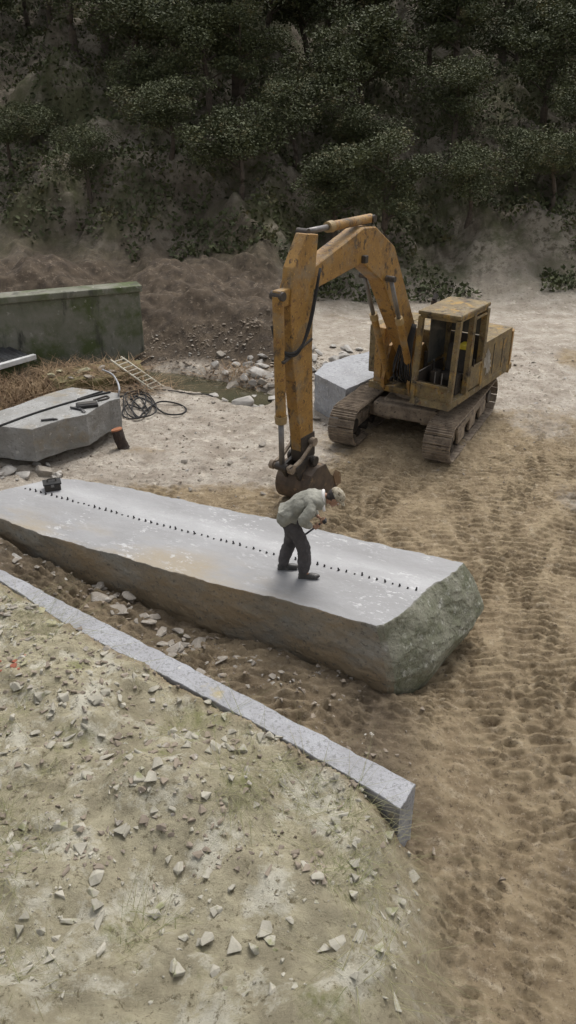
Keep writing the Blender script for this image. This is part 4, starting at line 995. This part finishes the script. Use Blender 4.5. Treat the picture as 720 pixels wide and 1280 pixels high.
for (an, to) in ((ankR, toeR), (ankL, toeL)):
    a = Vector(an); t_ = Vector(to); dd = (t_ - a); dd.z = 0; dd.normalize(); rz_ = math.atan2(dd.y, dd.x); c = a + dd * .05
    fuse('shoe', [ball((c.x + dd.x * .06, c.y + dd.y * .06, .042), (.105, .048, .040), (0, 0, rz_)), ball((c.x - dd.x * .07, c.y - dd.y * .07, .05), (.065, .042, .052), (0, 0, rz_)), ball((a.x, a.y, .10), (.046, .044, .045)),
                  (lambda bm, c=c, rz_=rz_: box(bm, (c.x, c.y, .013), (.27, .084, .024), Euler((0, 0, rz_)), bev=.01))], M['shoe'], man, .006, 3)
bm = bmesh.new()                        # towel round the neck, hanging in front of the near shoulder
ring = [Vector((.318, -.105, 1.14)), Vector((.315, -.065, 1.24)), Vector((.315, 0, 1.272)), Vector((.318, .06, 1.24)), Vector((.33, .10, 1.16))]
tube(bm, smoothpath([Vector((.335, -.13, 1.05))] + ring + [Vector((.36, .12, 1.06))], 6), lambda s: .024 - .008 * abs(s - .5), 8)
from_bm('towel', bm, M['towel'], man, True)
fuse('hair', [hball((-.025, 0, .025), (.098, .087, .092)), hball((-.06, 0, -.04), (.045, .07, .05))], M['hair'], man, .006, 2)
capp = fuse('cap', [hball((-.008, 0, .062), (.116, .096, .080)), hball((.0, 0, .05), (.128, .104, .014)), hball((.095, 0, .040), (.072, .078, .010))], M['cap'], man, .005, 2)
bar = empty('steel_bar', org, -.06); tag(bar, 'short dark steel bar gripped in both hands of the bending worker', 'bar')
bm = bmesh.new(); cyl(bm, b0, b1, .013, n=10); from_bm('shaft', bm, M['wedge'], bar)
bm = bmesh.new(); box(bm, b1, (.05, .10, .05), Euler((0, -.7, 0)), bev=.01); from_bm('head', bm, M['wedge'], bar)

# ------------------------------------------------------------------ trees on the hillside above
def tree(x, y, hgt, cr, seed):
    r = random.Random(seed); z = gz(x, y) - .2
    e = empty('tree', (x, y, z)); 
    bm = bmesh.new(); tips = []
    tube(bm, smoothpath([Vector((0, 0, 0)), Vector((r.uniform(-.2, .2), 0, hgt * .3)), Vector((r.uniform(-.3, .3), r.uniform(-.3, .3), hgt * .6)), Vector((0, 0, hgt * .9))], 4), lambda s: .18 * (1 - s * .85) * hgt / 6, 8)
    for k in range(9):
        a = r.uniform(0, 6.28); h0 = hgt * r.uniform(.3, .75); L = cr * r.uniform(.6, 1)
        q0 = Vector((0, 0, h0)); q1 = q0 + Vector((math.cos(a) * L * .5, math.sin(a) * L * .5, L * .35)); q2 = q0 + Vector((math.cos(a) * L, math.sin(a) * L, L * .5))
        tube(bm, smoothpath([q0, q1, q2], 3), lambda s: .06 * (1 - s * .8) * hgt / 6, 5); tips += [q1, q2]
    from_bm('trunk', bm, M['bark'], e)
    cl = [(q + Vector((r.uniform(-.3, .3), r.uniform(-.3, .3), r.uniform(0, .5))), cr * r.uniform(.28, .45)) for q in tips] + [(Vector((r.uniform(-.4, .4) * cr, r.uniform(-.4, .4) * cr, hgt * r.uniform(.6, 1))), cr * r.uniform(.3, .45)) for k in range(9)]
    g = np.random.RandomState(seed); VV = []
    for c, rad in cl:
        n = 420; dv = g.normal(size=(n, 3)); dv /= np.linalg.norm(dv, axis=1)[:, None]; pos = np.array(c) + dv * rad * g.uniform(.5, 1.05, (n, 1)) * np.array([1, 1, .75])
        u = g.normal(size=(n, 3)); u /= np.linalg.norm(u, axis=1)[:, None]; w = np.cross(u, g.normal(size=(n, 3))); w /= np.linalg.norm(w, axis=1)[:, None]
        s = g.uniform(.035, .09, (n, 1)); VV.append(np.stack([pos - u * s, pos + w * s * .6, pos + u * s, pos - w * s * .6], 1).reshape(-1, 3))
    VV = np.concatenate(VV); from_np('crown', VV, np.arange(len(VV)).reshape(-1, 4), M['leaf'], e)
    return tag(e, 'bushy dull green tree on the hillside above the quarry yard', 'tree', 'trees on the hillside')
protos = [tree(-60, 60 + 4 * q, random.uniform(4.5, 7.5), random.uniform(1.8, 2.8), 900 + q) for q in range(7)]
k = 0
for y, xr, n in ((33, 11, 8), (36.5, 13, 10), (40, 15, 11), (45, 17, 12), (51, 19, 12), (58, 22, 13), (67, 25, 13)):
    for i in range(n):
        x = -xr + 2 * xr * (i + .5 * (n % 2)) / (n - 1) + random.uniform(-1.2, 1.2); yy = y + random.uniform(-1.6, 1.6); src = protos[k % 7]
        if k < 7: o = src
        else:
            o = src.copy(); COL.objects.link(o)
            for ch in src.children: c_ = ch.copy(); COL.objects.link(c_); c_.parent = o
        sc_ = random.uniform(.45, .8) if y < 38 else random.uniform(.75, 1.15)
        o.location = (x, yy, gz(x, yy) - .2); o.scale = (sc_ * 1.15, sc_ * 1.15, sc_ * .85); o.rotation_euler = (0, 0, random.uniform(0, 6.28)); k += 1

g = np.random.RandomState(77); n = 130000
xx = g.uniform(-30, 30, n); yy = 30 + 40 * g.uniform(0, 1, n) ** 1.3
keep = fbm(xx * .4, yy * .4, 201, 4) + .25 * sst(31, 35, yy) > .0; xx, yy = xx[keep], yy[keep]; n = len(xx)
pos = np.stack([xx, yy, ghz(xx, yy) + g.uniform(0, .35, n)], 1)
u = g.normal(size=(n, 3)); u /= np.linalg.norm(u, axis=1)[:, None]; w = np.cross(u, g.normal(size=(n, 3))); w /= np.linalg.norm(w, axis=1)[:, None]
sz = g.uniform(.05, .13, (n, 1)); VV = np.stack([pos - u * sz, pos + w * sz * .6, pos + u * sz, pos - w * sz * .6], 1).reshape(-1, 3)
tag(from_np('undergrowth', VV, np.arange(len(VV)).reshape(-1, 4), M['leaf']), 'scrubby undergrowth covering the hillside', 'undergrowth', kind='stuff')

rr_ = random.Random(21); sp = []
while len(sp) < 1500:
    x = rr_.uniform(-5, 1.2); y = rr_.uniform(3.5, 11); yi = float(np.interp(x, ix_, iy_))
    if y > yi - .03 or rr_.random() > .25 + .9 * (vnoise(np.array([x * 1.3]), np.array([y * 1.3]), 9)[0] + .3): continue
    sp.append((x, y, .03 + .19 * rr_.random() ** 3.5))
rb = chips('rubble', sp, 'whitish broken stone bedded in the bank at lower left'); rb.data.materials[0] = M['rock_bank']
bm = bmesh.new(); k = 0
while k < 1900:
    x = rr_.uniform(-5, 1.3); y = rr_.uniform(3.5, 11); yi = float(np.interp(x, ix_, iy_))
    if y > yi - .02: continue
    q = vnoise(np.array([x * 1.7]), np.array([y * 1.7]), 33)[0]
    if q < .16 and yi - y > .12: continue
    if yi - y <= .12 and rr_.random() < .6: continue
    blade(bm, (x, y, gz(x, y) - .01), rr_.uniform(.015, .06), rr_.uniform(.3, 1.), rr_.uniform(.0015, .004)); k += 1
tag(from_bm('grass', bm, M['grass']), 'sparse yellow green grass on the bank at lower left', 'grass', kind='stuff')
